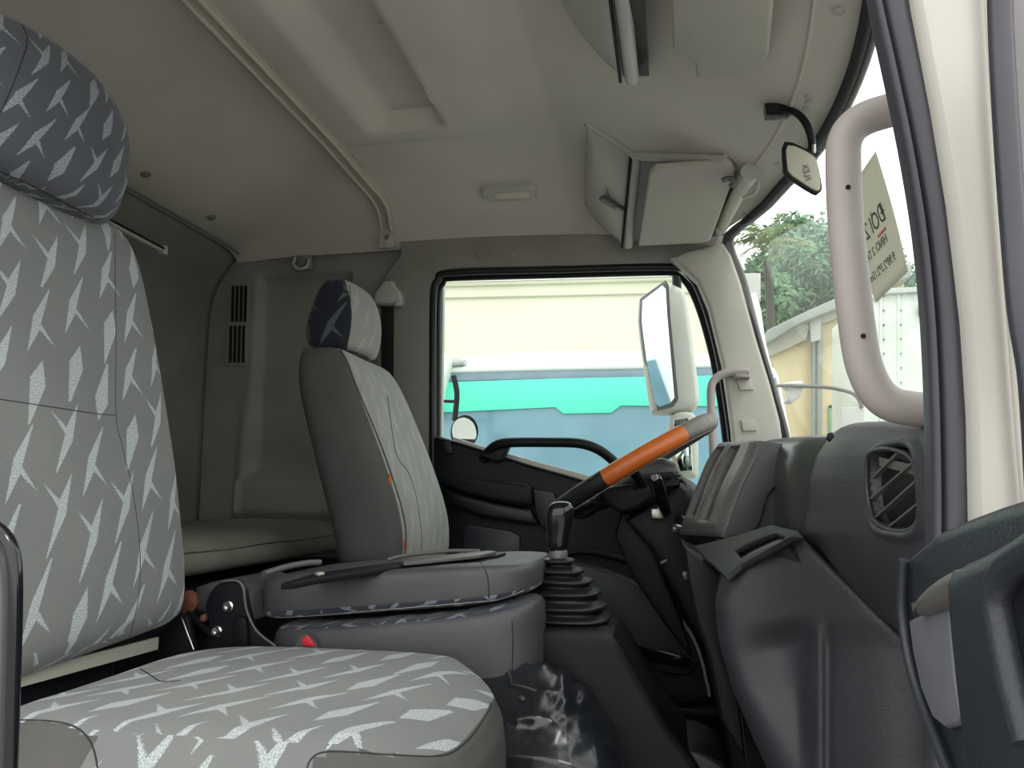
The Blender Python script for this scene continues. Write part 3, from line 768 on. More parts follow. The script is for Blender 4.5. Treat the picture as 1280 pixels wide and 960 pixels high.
# ---- passenger seat (nearest)
ps = thing('passenger_seat', (-.6, .97, 0), 'nearest seat, grey cloth with pale shard print, at the left of the picture', 'seat', 'cab seats')
lev = []
YA, YB = .70, 1.225
for v, uf in [(786, 214), (768, 229), (735, 232), (700, 231), (650, 226), (600, 219), (550, 212), (500, 204), (450, 196), (400, 187), (350, 177), (310, 166), (288, 152), (276, 142)]:
    p = P(uf, v, YB - .03); z = p.z; xf = p.x + .012
    th = .20 if v > 600 else .165
    if v <= 300: th = .13
    ins = 0 if v > 300 else (.008 if v > 280 else .03)
    if v == 786: xf -= .02; th = .13
    lev.append((z, xf - th, xf, YA + ins, YB - ins))
pb = backrest('backrest', lev, [M['fab'], M['vinyl']], ps, bol=.012, n=40, pw=5.5)
setmats(pb, lambda n, c: 0 if n.x > .2 or n.y > .2 else 1)
lev = []
xh = P(150, 240, 1.14).x
for z, d0, d1, w in [(P(140, 280, 1.1).z - .004, -.11, .010, .150), (P(140, 262, 1.1).z, -.12, .024, .176), (P(168, 228, 1.13).z, -.128, .036, .188), (P(170, 196, 1.13).z, -.13, .038, .190), (P(170, 168, 1.13).z, -.13, .034, .184),
                     (P(152, 142, 1.12).z, -.125, .022, .166), (P(128, 118, 1.1).z, -.115, .004, .140), (P(108, 103, 1.08).z, -.10, -.015, .105), (P(96, 94, 1.05).z, -.08, -.04, .06)]:
    lev.append((z, xh + d0, xh + d1, .975 - w, .975 + w))
for v_ in pb.data.vertices:
    if v_.co.z < EYE - .03: v_.co.z -= .034 * (YB - v_.co.y) / (YB - YA) * min(1, (EYE - .03 - v_.co.z) / .1)
ph = backrest('headrest', lev, [M['fab_dk'], M['fab_dk']], ps, bol=-.02, n=36, pw=3.0)
sm_ = ps
seam(pb, [(144, 292), (144, 340), (145, 420), (145, 518), (152, 555), (163, 600), (170, 640), (175, 690), (174, 740), (166, 780), (160, 800)], M['thread'], pb, r=.0007)
seam(pb, [(0, 499), (40, 505), (80, 511), (120, 517), (144, 519)], M['thread'], pb, r=.0008)
seam(ph, [(26, 28), (34, 50), (26, 80), (12, 115), (0, 142)], M['thread'], ph, r=.0010)
seam(ph, [(-30, 196), (0, 214), (40, 232), (90, 258), (132, 279)], M['thread'], ph, r=.0012)

# cushion: superelliptic plan, crowned top
def cushion(name, X0, X1, Y0, Y1, zt, zb, parent, mats, crown=.012, lean=.0, nose=.10):
    bm = bmesh.new(); rings = []
    cy = (Y0 + Y1) / 2; b = (Y1 - Y0) / 2
    prof = [(.86, 0.0, -.06), (.96, .10, -.03), (1.0, .35, 0), (1.0, .62, .0), (.985, .84, .0), (.94, .96, -.012), (.86, 1.0, -.03), (.6, 1.02, -.06), (.25, 1.03, -.06)]
    pf = [tuple(lerp(a, b, q / 4) for a, b in zip(prof[i], prof[i + 1])) for i in range(len(prof) - 1) for q in range(4)] + [prof[-1]]
    for k, hh, fx in pf:
        ring = []
        for i in range(96):
            t = 2 * math.pi * (i + .5) / 96; c, s = math.cos(t), math.sin(t)
            x = math.copysign(abs(c) ** (2 / 4.2), c); y = math.copysign(abs(s) ** (2 / 4.6), s)
            xx = (X0 + X1) / 2 + x * (X1 - X0) / 2 * (1 - (1 - k) * .9)
            if x > 0: xx += nose * .35 * (1 - abs(y) ** 2.2) * min(1, k) * x
            z = lerp(zb, zt, hh) 
            if hh > .5: z -= .03 * max(0, (x * min(1, k * 1.04) - .72)) / .28 + .008 * (1 - abs(y) * k) 
            ring.append(Vector((xx, cy + y * b * (1 - (1 - k) * .5 if k > .5 else k * 1.3) + .085 * sst(.30, 1.0, hh) * max(0, -y) ** 1.5, z)))
        rings.append(ring)
    add_loft(bm, rings)
    return mk(name, bm, mats, parent, sub=1)
pc_ = cushion('cushion', -.80, -.245, .69, 1.235, EYE - .246, EYE - .44, ps, [M['fab'], M['side_gray']])
PL = [(-400, 902), (60, 901), (90, 907), (108, 920), (118, 940), (126, 1000), (126, 1400), (-400, 1400)]
PR = [(624, 852), (616, 878), (604, 900), (585, 925), (556, 944), (500, 944), (440, 940), (405, 940), (388, 950), (380, 975), (380, 1400), (900, 1400), (900, 852)]
setmats(pc_, lambda n, c: 1 if c.y < 1.15 and (inpoly(*pix(c), PL) or inpoly(*pix(c), PR)) else 0)
seam(pc_, [(622, 852), (616, 878), (604, 900), (585, 925), (556, 944), (500, 944), (440, 940), (405, 940), (388, 950), (380, 975)], M['thread'], pc_)
seam(pc_, [(18, 900), (60, 901), (90, 907), (108, 920), (118, 940), (124, 975)], M['thread'], pc_)
seam(pc_, [(148, 824), (168, 832), (188, 844), (202, 852), (226, 851)], M['thread'], pc_)
# dark seat base below and reclining rail between cushion and backrest
box('seat_base', (-.55, .97, .18), (.46, .42, .36), M['black'], ps, bevel=.02)
ra, rb = P(20, 850, .90), P(196, 804, 1.21)
bm = bmesh.new(); dirv = (rb - ra).normalized()
add_sweep(bm, [ra - dirv * .25, rb], [(-.003, -.010), (.003, -.010), (.003, .010), (-.003, .010)]); mk('recliner_bar', bm, M['strip'], ps)
slab('recliner_bracket', [(186, 812), (200, 790), (226, 768), (234, 772), (243, 815), (236, 830), (196, 830)], 1.235, .012, M['black'], ps, bevel=.002)
tube('bracket_edge', [P(226, 770, 1.232), P(242, 812, 1.232)], .0018, M['chrome'], ps, n=6)
box('rear_support', (-.88, .97, .47), (.03, .34, .14), M['black'], ps, bevel=.01)

# ---- middle seat, backrest folded flat
ms = thing('middle_seat', (-.45, 1.5, 0), 'low middle seat with its backrest folded down flat as a console', 'seat', 'cab seats')
def folded(name, zt_tab, zb_tab, X0, X1, Y0, Y1, mats, parent, r=.035, nx=26, plan=5):
    """plan: rounded slab whose top/bottom heights follow tables over x"""
    bm = bmesh.new(); rings = []
    prof = [(.90, 0), (.95, .02), (.985, .10), (.998, .18), (1, .45), (1, .72), (.992, .86), (.965, .96), (.90, 1.0)]
    for k, hh in prof:
        ring = []
        for i in range(44):
            t = 2 * math.pi * (i + .5) / 44; c, s = math.cos(t), math.sin(t)
            x = math.copysign(abs(c) ** (2 / plan), c); y = math.copysign(abs(s) ** (2 / plan), s)
            xx = (X0 + X1) / 2 + x * ((X1 - X0) / 2 - (1 - k) * .2); yy = (Y0 + Y1) / 2 + y * ((Y1 - Y0) / 2 - (1 - k) * .2)
            z = lerp(interp(zb_tab, xx)[0], interp(zt_tab, xx)[0], hh)
            ring.append(Vector((xx, yy, z)))
        rings.append(ring)
    add_loft(bm, rings); return mk(name, bm, mats, parent, sub=1)
Y0m, Y1m = 1.29, 1.66
def zx(pts, Y): return sorted([(P(u, v, Y).x, P(u, v, Y).z) for u, v in pts])
zt = zx([(250, 728), (315, 724), (400, 718), (500, 711), (600, 706), (650, 706)], Y0m)
zb = zx([(250, 778), (325, 778), (470, 768), (600, 758), (650, 748)], Y0m)
X0, X1 = P(306, 740, Y0m).x, P(676, 730, 1.42).x
mb_ = folded('backrest', zt, zb, X0, X1, Y0m, Y1m, [M['vinyl'], M['fab_n']], ms, plan=5.5)
seam(mb_, [(330, 773), (400, 769), (470, 763), (600, 752), (625, 749), (655, 738)], M['ltthread'], mb_, r=.0008)
zt2 = zx([(300, 786), (400, 781), (500, 774), (600, 764), (660, 752)], Y0m)
zb2 = zx([(300, 880), (660, 880)], Y0m)
X1b = P(682, 780, 1.42).x
mc_ = folded('cushion', zt2, zb2, P(322, 800, Y0m).x, X1b, Y0m - .01, Y1m, [M['vinyl']], ms, plan=5.5)
# printed cloth bands showing in the joint
def rowmats(o, n, lo, hi, first):
    for i, p in enumerate(o.data.polygons):
        p.material_index = 1 if (lo <= i // n < hi and i < len(o.data.polygons) - 2) else 0
def band(o, pts1, pts2, mat, parent, name='cloth_band'):
    a = hits(o, pts1, 8, .0012); b = hits(o, pts2, 8, .0012); n = min(len(a), len(b))
    if n < 3: return
    bm = bmesh.new(); va = [bm.verts.new(p) for p in a[:n]]; vb = [bm.verts.new(p) for p in b[:n]]
    for i in range(n - 1): bm.faces.new((va[i], va[i + 1], vb[i + 1], vb[i]))
    ob = mk(name, bm, mat, parent); s = ob.modifiers.new('t', 'SOLIDIFY'); s.thickness = .0008; return ob
fab_band = fabric('band_fabric', lin(62, 66, 73), lin(140, 150, 158), .05, .045, amount=1.0)
if 0: band(mb_, [(322, 768), (400, 764), (470, 758), (560, 750), (620, 743), (655, 730)], [(322, 777), (400, 774), (470, 768), (560, 761), (620, 754), (658, 741)], fab_band, ms)
if 0: band(mc_, [(334, 786), (400, 783), (470, 778), (560, 770), (620, 762), (650, 755)], [(334, 793), (400, 793), (470, 790), (560, 786), (620, 778), (652, 764)], fab_band, ms)
mb_.data.materials[1] = fab_band; mc_.data.materials.append(fab_band); rowmats(mb_, 44, 0, 3, 0); rowmats(mc_, 44, 7, 9, 0)
seam(mb_, [(599, 700), (608, 716), (611, 735), (611, 748)], M['thread'], mb_)
seam(mc_, [(640, 775), (641, 800), (640, 850)], M['thread'], mc_)
# black tray set in the folded backrest's top
T = lambda u, v, zz: PZ(u, v, zz)
ztop = max(z for x, z in zt) + .002
def topplate(name, pts, h0, h1, mat, bevel=.002):
    poly = [PZ(u, v, ztop) for u, v in pts]
    F = lambda x, y, z: Vector((x, y, interp(zt, x)[0] - .007 + h0 + (h1 - h0) / 2 + z))
    return mk(name, slab_mesh([(p.x, p.y) for p in poly], [], h1 - h0, bevel, F), mat, ms)
topplate('tray', [(352, 712), (396, 700), (470, 694), (560, 689), (615, 687), (632, 690), (622, 693), (560, 696), (480, 701), (400, 708), (365, 713)], .000, .010, M['black'])
topplate('tray_lid', [(500, 697), (540, 693), (612, 690), (620, 692), (600, 696), (540, 699), (505, 700)], .009, .016, M['dash_trim'])
topplate('tray_clip', [(394, 704), (403, 703), (406, 705), (398, 706)], .010, .015, M['strip'])
topplate('tray_clip', [(571, 691), (580, 690), (582, 692), (573, 693)], .010, .015, M['strip'])
tube('tray_rim', smooth_path([P(330, 717, 1.33), P(356, 709, 1.38), P(382, 704, 1.42), P(400, 703, 1.45)], 5), .006, M['dash_trim'], ms)
tube('tray_rim', smooth_path([P(484, 700, 1.45), P(510, 694, 1.5), P(560, 689, 1.55), P(600, 689, 1.56)], 5), .004, M['dash_trim'], ms)
# hinge bracket with bolts
slab('hinge_bracket', [(262, 812), (264, 790), (258, 770), (257, 755), (264, 738), (278, 727), (296, 725), (305, 733), (308, 752), (312, 768), (320, 790), (335, 802), (345, 815)], 1.262, .014, M['black'], ms, bevel=.003, smooth=3); hb_ = bpy.data.objects['hinge_bracket']
tube('bracket_edge', smooth_path([P(u, v, 1.258) for u, v in [(276, 727), (296, 726), (304, 735), (306, 750), (310, 768), (322, 790), (345, 808)]], 5), .0022, M['dash_trim'], ms, n=8)
slab('bracket_rib', [(290, 815), (290, 775), (296, 770), (306, 772), (308, 790), (308, 815)], 1.25, .02, M['black'], ms, bevel=.006)
for u, v, r in [(286, 758, .0085), (272, 789, .0085)]:
    lathe('bolt', [(0, 0), (r * 1.15, 0), (r * 1.15, .003), (r * .85, .004), (r * .8, .009), (r * .4, .009), (r * .35, .005), (0, .005)], aim(P(u, v, 1.262), (0, -1, 0)), M['chrome'], hb_, 16)
slab('hinge_block', [(242, 735), (262, 728), (290, 728), (312, 740), (316, 775), (290, 776), (262, 772), (244, 765)], 1.285, .2, M['vinyl'], ms, bevel=.012)
lathe('pivot_knob', [(0, 0), (.020, 0), (.020, .012), (.012, .016), (0, .016)], aim(P(238, 752, 1.29), (0, -1, 0)), M['brown'], ms, 14)
lathe('pivot_knob', [(0, 0), (.007, 0), (.006, .006), (0, .007)], aim(P(256, 772, 1.27), (0, -1, 0)), M['brown'], ms, 12)
tube('hinge_link', [P(236, 766, 1.28), P(252, 782, 1.27), P(268, 796, 1.26)], .006, M['black'], ms)
slab('mount_plate', [(232, 768), (262, 764), (268, 830), (240, 830)], 1.30, .03, M['black2'], ms, bevel=.004)
box('seat_base', (-.50, 1.50, .2), (.30, .16, .38), M['black'], ms, bevel=.02)
# belt buckle
bk = thing('belt_buckle', P(381, 806, 1.26), 'seat belt buckle with a red button beside the middle seat', 'buckle')
slab('body', [(366, 812), (372, 797), (382, 793), (388, 797), (396, 812), (398, 840), (366, 840)], 1.262, .018, M['dash_trim'], bk, bevel=.003)
slab('button', [(376, 798), (385, 795), (393, 808), (379, 808)], 1.259, .010, M['red'], bk, bevel=.002)

# ---- bunk mattress behind the seats
bn = thing('bunk_mattress', (-1.2, 1.5, .35), 'long padded grey vinyl bunk cushion across the rear of the cab', 'mattress')
bm = bmesh.new(); rings = []
for i in range(30):
    y = lerp(.62, 2.44, i / 29); zt_ = EYE - .085; zb_ = EYE - .185; e = .006 * math.sin(y * 9)
    sec = [(-1.60, zb_), (-1.04, zb_), (-.992, zb_ + .012), (-.985, zb_ + .035 + e * .3), (-.99, zb_ + .058), (-1.005, zb_ + .074 + e * .4), (-1.04, zt_ - .008), (-1.10, zt_ + e), (-1.3, zt_ + .006 + e), (-1.57, zt_), (-1.60, zt_ - .02)]
    rings.append([Vector((x, y, z)) for x, z in sec])
add_loft(bm, rings); mk('cover', bm, M['vinyl_lt'], bn, sub=1)
tube('piping', [Vector((-.993, lerp(.62, 2.44, i / 30), EYE - .185 + .060 + .002 * math.sin(i))) for i in range(31)], .0018, M['vinyl'], bn, n=6)
box('base_board', (-1.3, 1.53, .29), (.5, 1.8, .57), M['black'], bn, bevel=.01)
# ================================================================ gear lever and tunnel
gl_ = thing('gear_lever', P(710, 790, 1.5), 'black gear lever with smooth knob rising from a ribbed rubber boot', 'gear lever')
YG = 1.50; K = YG / FPX
def gring(u, v, r, ry=None, n=20, pw=2.6):
    c = P(u, v, YG); return superring(lambda x, y: c + Vector((x, y, 0)), r, ry or r, n, pw)
bm = bmesh.new()
add_loft(bm, [gring(697, 692, 12.5 * K, None, 16), gring(697, 676, 13 * K, None, 16), gring(698, 664, 14.5 * K, None, 16), gring(699, 653, 17 * K, None, 16), gring(700, 643, 18 * K, None, 16), gring(701, 634, 17 * K, None, 16), gring(702, 628, 12 * K, None, 16), gring(702, 626.5, 4 * K, None, 16)])
mk('knob', bm, M['gloss'], gl_, sub=1)
bm = bmesh.new(); add_loft(bm, [gring(698, v, r * K, None, 16, 2) for v, r in ((704, 11), (697, 11.5), (690, 11.5), (687, 10))]); mk('collar', bm, M['dash_trim'], gl_)
bm = bmesh.new(); add_loft(bm, [gring(699, 720, .006, None, 10, 2), gring(698, 686, .006, None, 10, 2)]); mk('shaft', bm, M['metal'], gl_)
folds = [(701, 699, 20), (713, 700, 31), (725, 703, 38), (739, 706, 46), (756, 708, 50), (771, 710, 53), (783, 711, 56)]
rings = [gring(698, 697, 11 * K)]
for k, (v, u, r) in enumerate(folds):
    rings += [gring(u, v - 3.4, (r - 3) * K), gring(u, v - 1.2, r * K), gring(u, v + 1.4, r * K), gring(u, v + 3.4, (r - 4) * K)]
    if k < len(folds) - 1:
        nv, nu_, nr = folds[k + 1]; rings.append(gring((u + nu_) / 2, (v + 3.6 + nv - 3.6) / 2 + .4, (r - 9) * K))
rings += [gring(712, 788, 55 * K, None, 20, 5), gring(712, 792, 55 * K, None, 20, 5), gring(712, 796, 53 * K, None, 20, 5)]
# soft dents so that the folds are not perfect
for i, rg in enumerate(rings):
    for p in rg:
        d = noise.noise(p * 30) * .003; p.x += d; p.z += noise.noise(p * 22 + Vector((3, 1, 5))) * .0025
bm = bmesh.new(); add_loft(bm, rings); mk('boot', bm, M['black2'], gl_, sub=1)
# moulded gearbox cover
tc_ = thing('gearbox_cover', (-.1, 1.6, 0), 'black moulded floor tunnel sloping down in front of the gear lever', 'cover')
slab('shell', [(600, 795), (640, 788), (700, 786), (752, 788), (766, 794), (776, 808), (800, 852), (832, 905), (862, 945), (890, 990), (925, 1060), (930, 1200), (600, 1200)], 1.40, .24, M['black'], tc_, bevel=.016)
slab('floor_flange', [(850, 935), (880, 942), (905, 955), (912, 975), (900, 1100), (860, 1100)], 1.43, .2, M['black2'], tc_, bevel=.01)
# engine cover draped in creased vinyl
ev = thing('engine_cover', (-.25, 1.3, 0), 'glossy black creased vinyl cover bulging over the engine below the middle seat', 'cover')
def evp(s, t):
    # s: left-right, t: top-bottom
    u0 = lerp(560, 768, s); top = interp([(0, 815), (.40, 820), (.55, 824), (.68, 836), (.84, 868), (1.0, 915)], s)[0]
    uu = lerp(u0, lerp(520, 845, s), t ** 1.3); v = lerp(top, 1150, t)
    y = lerp(1.375, 1.20, min(1, t * 2.6) ** .55) - .05 * t + .04 * max(0, s - .62)
    p = P(uu, v, y)
    k = sst(.25, .55, s) * sst(.42, .05, t)
    rd = lambda a, b, c: (1 - abs(noise.noise(Vector((a, b, c))))) ** 3
    w = noise.noise(Vector((uu * .014, v * .012, 3))) * .035 + .026 * rd(uu * .018 + v * .010, v * .009 - uu * .006, 7) + .004 * rd(uu * .045, v * .025 + uu * .02, 2)
    p.y -= w * (k * .95 + .05)
    p.z += .010 * k * noise.noise(Vector((uu * .05, v * .05, 1)))
    return p
evo = grid('vinyl_sheet', 150, 150, evp, M['vinyl_blk'], ev, thick=.004, smooth=89)
# strap lug, stud
path = hits(evo, [(632, 850), (634, 856), (650, 858), (668, 860), (686, 862)], 4, .004)
slab('strap', [(631, 842), (637, 836), (640, 846), (640, 854), (656, 857), (672, 862), (670, 866), (650, 862), (634, 858)], 1.20, .006, M['vinyl_blk'], ev, bevel=.0015)
for u, v in [(652, 874), (686, 867)]:
    h = hits(evo, [(u, v), (u + 1, v)], 1, 0)
    if h: lathe('snap_stud', [(0, -.003), (.0065, 0), (.0060, .003), (.0035, .003), (.003, .0045), (0, .005)], aim(h[0], (0.1, -1, .15)), M['gloss'], ev, 16)
slab('pull_tab', [(656, 826), (664, 805), (672, 801), (675, 806), (668, 812), (662, 830)], 1.36, .008, M['black2'], ev, bevel=.002)

# ================================================================ steering
wc = P(791, 584, 2.0)
ax = Vector((-math.sin(math.radians(30)), 0, math.cos(math.radians(30))))
e1 = Vector((math.cos(math.radians(30)), 0, math.sin(math.radians(30)))); e2 = Vector((0, 1, 0))
sw = thing('steering_wheel', wc, 'steering wheel in black leather with an orange leather grip section', 'steering wheel')
Rw = .225
def arc(a0, a1, n=40): return [wc + e1 * Rw * math.cos(lerp(a0, a1, i / n)) + e2 * Rw * math.sin(lerp(a0, a1, i / n)) for i in range(n + 1)]
TR = .0215
blk = plastic('rim_leather', (.013, .014, .017), .5, .6, 500, .2, 30)
a_o0, a_o1, a_g = math.radians(-106), math.radians(-52), math.radians(-52)
def rimseg(name, a0, a1, mat, r=TR):
    return tube(name, arc(a0, a1, 48), r, mat, sw, n=18, ry=r)
rimseg('rim_black', math.radians(-250), a_o0, blk)
rimseg('rim_orange_leather', a_o0, a_o1, M['orange'], TR + .0006)['label'] = 'orange leather section of the rim'
rimseg('rim_grey_leather', a_o1, math.radians(70), M['grip'])['label'] = 'grey leather section of the rim'
rimseg('rim_orange_leather', math.radians(70), math.radians(110), M['orange'], TR + .0006)['label'] = 'orange leather section on the far side of the rim'
# stitching on the underside
bm = bmesh.new()
for i in range(120):
    a = lerp(math.radians(-140), math.radians(20), i / 119); c = wc + (e1 * math.cos(a) + e2 * math.sin(a)) * (Rw - .004) - ax * (TR + .0005)
    add_box(bm, c, (.003, .003, .003), None)
st_ = mk('stitching', bm, M['ltthread'], sw); st_['kind'] = 'stuff'
hubc = wc - ax * .075
for a in (math.radians(-90), math.radians(90), math.radians(-150), math.radians(150)):
    q = wc + (e1 * math.cos(a) + e2 * math.sin(a)) * Rw
    tube('spoke', smooth_path([q, wc + (q - wc) * .6 - ax * .035, hubc + (q - wc) * .15], 4), .013, M['black'], sw, n=10)
lathe('hub', [(0, -.03), (.055, -.028), (.075, -.01), (.08, .012), (.06, .028), (0, .032)], aim(hubc, ax), M['black'], sw, 28)
# column with shrouds, stalk, instrument hood
col = thing('steering_column', P(800, 640, 2.0), 'dark steering column shroud with switch stalk below the wheel', 'steering column')
slab('upper_shroud', [(772, 598), (790, 586), (806, 578), (826, 572), (842, 578), (852, 590), (850, 598), (820, 600), (790, 606), (760, 612)], 1.93, .16, M['dash_green'], col, bevel=.018, smooth=3)
slab('lower_shroud', [(752, 611), (800, 603), (838, 600), (850, 598), (842, 606), (822, 620), (800, 636), (778, 641), (764, 636), (752, 624)], 1.90, .2, M['black'], col, bevel=.014, smooth=3)
slab('shroud_lip', [(818, 606), (840, 600), (853, 594), (854, 599), (842, 604), (822, 612)], 1.92, .17, M['dash_trim'], col, bevel=.003)
lathe('screw_hole', [(0, 0), (.006, 0), (.005, .002), (0, .002)], aim(P(794, 609, 1.895), (0, -1, .2)), M['gloss'], col, 12)
tube('stalk', smooth_path([P(832, 640, 1.93), P(826, 622, 1.84), P(820, 602, 1.78), P(818, 597, 1.77)], 6), .0150, M['gloss'], col, n=16, scale=lambda t: .55 + .55 * math.sin(math.pi * min(1, t * .75 + .15)))
lathe('stalk_ring', [(0, 0), (.007, 0), (.007, .002), (.004, .002), (0, .001)], aim(P(817.5, 597, 1.755), (-.1, -1, .5)), M['dash_trim'], col, 16)
box('bracket', P(822, 642, 1.95), (.03, .03, .025), M['metal'], col, bevel=.003)
slab('column_body', [(800, 636), (824, 618), (850, 602), (862, 612), (868, 640), (862, 700), (880, 760), (902, 815), (880, 815), (850, 760), (815, 690), (780, 650)], 1.97, .16, M['black'], col, bevel=.02)
slab('side_cover', [(776, 640), (812, 640), (822, 700), (850, 770), (870, 830), (830, 780), (790, 720), (768, 670)], 2.02, .1, M['black'], col, bevel=.01)
tube('knee_strip', [P(826, 704, 1.96), P(834, 700, 1.96)], .004, M['dash_trim'], col, n=6)
tube('left_switch', smooth_path([P(700, 640, 1.85), P(722, 634, 1.88), P(745, 628, 1.95)], 4), .013, M['black'], col, n=10)
slab('horn_pad', [(705, 640), (735, 622), (760, 606), (772, 612), (760, 634), (744, 640), (726, 650)], 1.93, .14, M['black'], col, bevel=.014, smooth=3)

# ================================================================ dashboard
da = thing('dashboard', (.35, 1.5, .5), 'dark moulded dashboard across the cab below the windshield', 'dashboard')
# base: lofted rear face + top, sections along Y.  rows: y, x_face_top, x_face_bottom, h_top
dsec = [(.63, .235, .30, .055), (.70, .205, .30, .070), (.80, .200, .30, .075), (.90, .206, .30, .066), (.96, .222, .31, .055), (1.0, .235, .32, .058),
        (1.10, .245, .30, .072), (1.25, .235, .28, .088), (1.40, .215, .26, .102), (1.50, .205, .25, .108), (1.60, .18, .24, .112), (1.78, .16, .24, .108), (1.9, .15, .24, .085), (2.2, .18, .26, .065), (2.44, .22, .28, .06)]
rings = []
for i in range(73):
    y = lerp(.63, 2.44, i / 72); xt, xb, h = interp(dsec, y)
    z1 = EYE + h - .012 * sst(1.2, 1.0, y); r = .03; xt += .08 * sst(1.2, 1.0, y); xb += .06 * sst(1.2, 1.0, y); xw = windshield_x(y, EYE + .05) + .0
    rec = .05 * sst(.93, 1.0, y) * sst(1.42, 1.30, y)     # hollow between the two pods
    sec = [(xb + .02, EYE - .42), (xb, EYE - .30), (xt + .01 + rec * .6, EYE - .13), (xt + rec, EYE - .05), (xt + rec + .002, z1 - .055), (xt + rec + .012, z1 - .02), (xt + rec + .035, z1 - .004), (xt + rec + .07, z1), (max(xw - .06, xt + .1), z1 - .008), (xw + .03, z1 - .03), (xw + .03, EYE - .42)]
    rings.append([Vector((x, y, z)) for x, z in sec])
bm = bmesh.new(); add_loft(bm, rings); mk('dash_body', bm, M['dash_green'], da, smooth=60)
# passenger pod: rear-facing bulge with the vent
VH = [(1083, 572), (1090, 564), (1105, 561), (1125, 565), (1138, 574), (1143, 590), (1147, 620), (1147, 645), (1142, 658), (1128, 664), (1108, 661), (1092, 650), (1085, 630), (1082, 600)]
POD_L = [(527, 1085), (529, 1066), (534, 1052), (541, 1042), (550, 1034), (570, 1021), (598, 1009), (640, 1001), (668, 986), (797, 1131), (865, 1200), (960, 1290)]
vc = [PX(u, v, .20) for u, v in VH]
vy0, vy1 = min(p.y for p in vc), max(p.y for p in vc); vz0, vz1 = min(p.z for p in vc), max(p.z for p in vc)
def inside(y, z):
    a = (y - (vy0 + vy1) / 2) / ((vy1 - vy0) / 2); b = (z - (vz0 + vz1) / 2) / ((vz1 - vz0) / 2)
    return (abs(a) ** 3.4 + abs(b) ** 3.4) ** (1 / 3.4)
NPS, NPT = 130, 130
def podf(s, t):
    i, j = round(s * NPS), round(t * NPT)
    si, tj = max(0, i - 4), max(0, j - 4)
    v = lerp(527, 960, (tj / (NPT - 4)) ** 1.15); ul = interp(POD_L, v)[0]; ur = max(1190, ul + 4)
    k = si / (NPS - 4); u = lerp(ul, ur, k ** 1.3)
    dl = max(0, u - ul) / 40; dt = (v - 527) / 26
    x = .200 + .030 * math.exp(-dl * 1.1) + .022 * math.exp(-dl * 6) + .020 * math.exp(-dt * 2.2)
    x += .05 * sst(680, 960, v)
    p = PX(u, v, x)
    e = max(4 - i, 4 - j, 0)
    p.x += (0, .006, .022, .07, .18)[e]
    if e:
        q = inside(9, 9)
    else:
        q = inside(p.y, p.z)
        if q < 1.3: p.x += -.004 * sst(1.28, 1.18, q) * sst(1.0, 1.08, q) + .03 * sst(1.0, .93, q)
    return p
pod = grid('passenger_pod', NPS, NPT, podf, M['dash_soft'], da, smooth=70)
vent = thing('air_vent', Vector((.2, (vy0 + vy1) / 2, (vz0 + vz1) / 2)), 'rounded air vent with slanting bars in the near end of the dashboard', 'vent')
def vpt(u, v, dx=0): 
    p = PX(u, v, .200); p.x += dx; return p
bm = bmesh.new(); add_sweep(bm, smooth_path([vpt(u, v, .001) for u, v in VH], 4, True), circ(.0022, 8), closed=True); mk('rim', bm, M['dash_soft'], vent)
bx = plastic('vent_inside', (.006, .006, .008), .4)
for a, b in [((1086, 598), (1120, 564)), ((1084, 624), (1138, 577)), ((1087, 650), (1145, 597)), ((1103, 662), (1147, 626))]:
    A_, B_ = vpt(*a, .004), vpt(*b, .004)
    bm = bmesh.new(); add_sweep(bm, [A_, B_], [(-.0035, -.0009), (.002, -.0009), (.002, .0009), (-.0035, .0009)])
    mk('slat', bm, M['dash_trim'], vent)
bm = bmesh.new(); add_loft(bm, [[vpt(u, v, .014) for u, v in VH], [vpt(u, v, .020) for u, v in VH]]); mk('backing', bm, bx, vent)
bm = bmesh.new(); add_sweep(bm, [vpt(1092, 578, .008), vpt(1138, 590, .008)], [(-.003, -.003), (.003, -.003), (.003, .005), (-.003, .005)]); mk('damper', bm, M['dash_trim'], vent)
# side of the pod toward the hollow and fill below
# centre cluster: slanting face with two tall grooves, facing the passenger
c_bl, c_br, c_tl, c_tr = P(850, 668, 1.78), P(904, 672, 1.50), P(903, 554, 1.78), P(951, 551, 1.50)
nrm = (c_br - c_bl).cross(c_tl - c_bl).normalized()
if nrm.dot(ORG - c_bl) < 0: nrm = -nrm
def clf(s, t):
    bl = smooth_path([c_bl, P(874, 605, 1.78) , P(886, 577, 1.78), c_tl], 8); br = smooth_path([c_br, P(926, 611, 1.50), P(944, 575, 1.50), c_tr], 8)
    k = t * 24; i = min(int(k), 23); f = k - i
    a = bl[i].lerp(bl[i + 1], f); b = br[i].lerp(br[i + 1], f)
    return a.lerp(b, s)
def cl(s, t):
    p = clf(s, t)
    g = 0
    for s0, s1, t0, t1 in ((.10, .36, .12, .86), (.46, .72, .10, .86)):
        g = max(g, sst(0, .05, min(s - s0, s1 - s)) * sst(0, .03, min(t - t0, t1 - t)))
    e = min(1, 9 * min(s, 1 - s)) ** .5 * min(1, 12 * min(t, 1 - t)) ** .5
    return p + nrm * (.012 * e - .013 * g)
cc = grid('centre_cluster', 70, 80, cl, M['dash_trim'], da, smooth=60)
bm = bmesh.new()
front = [clf(0, k / 10) for k in range(11)] + [clf(1, k / 10) for k in range(10, -1, -1)]
back = [p + Vector((.16, .03, -.02)) for p in front]
add_loft(bm, [front, back]); mk('cluster_body', bm, M['dash_green'], da, smooth=40)
tube('cluster_slot_edge', [cl(.41, k / 20) + nrm * .001 for k in range(2, 19)], .0018, M['dash_trim'], da, n=6)
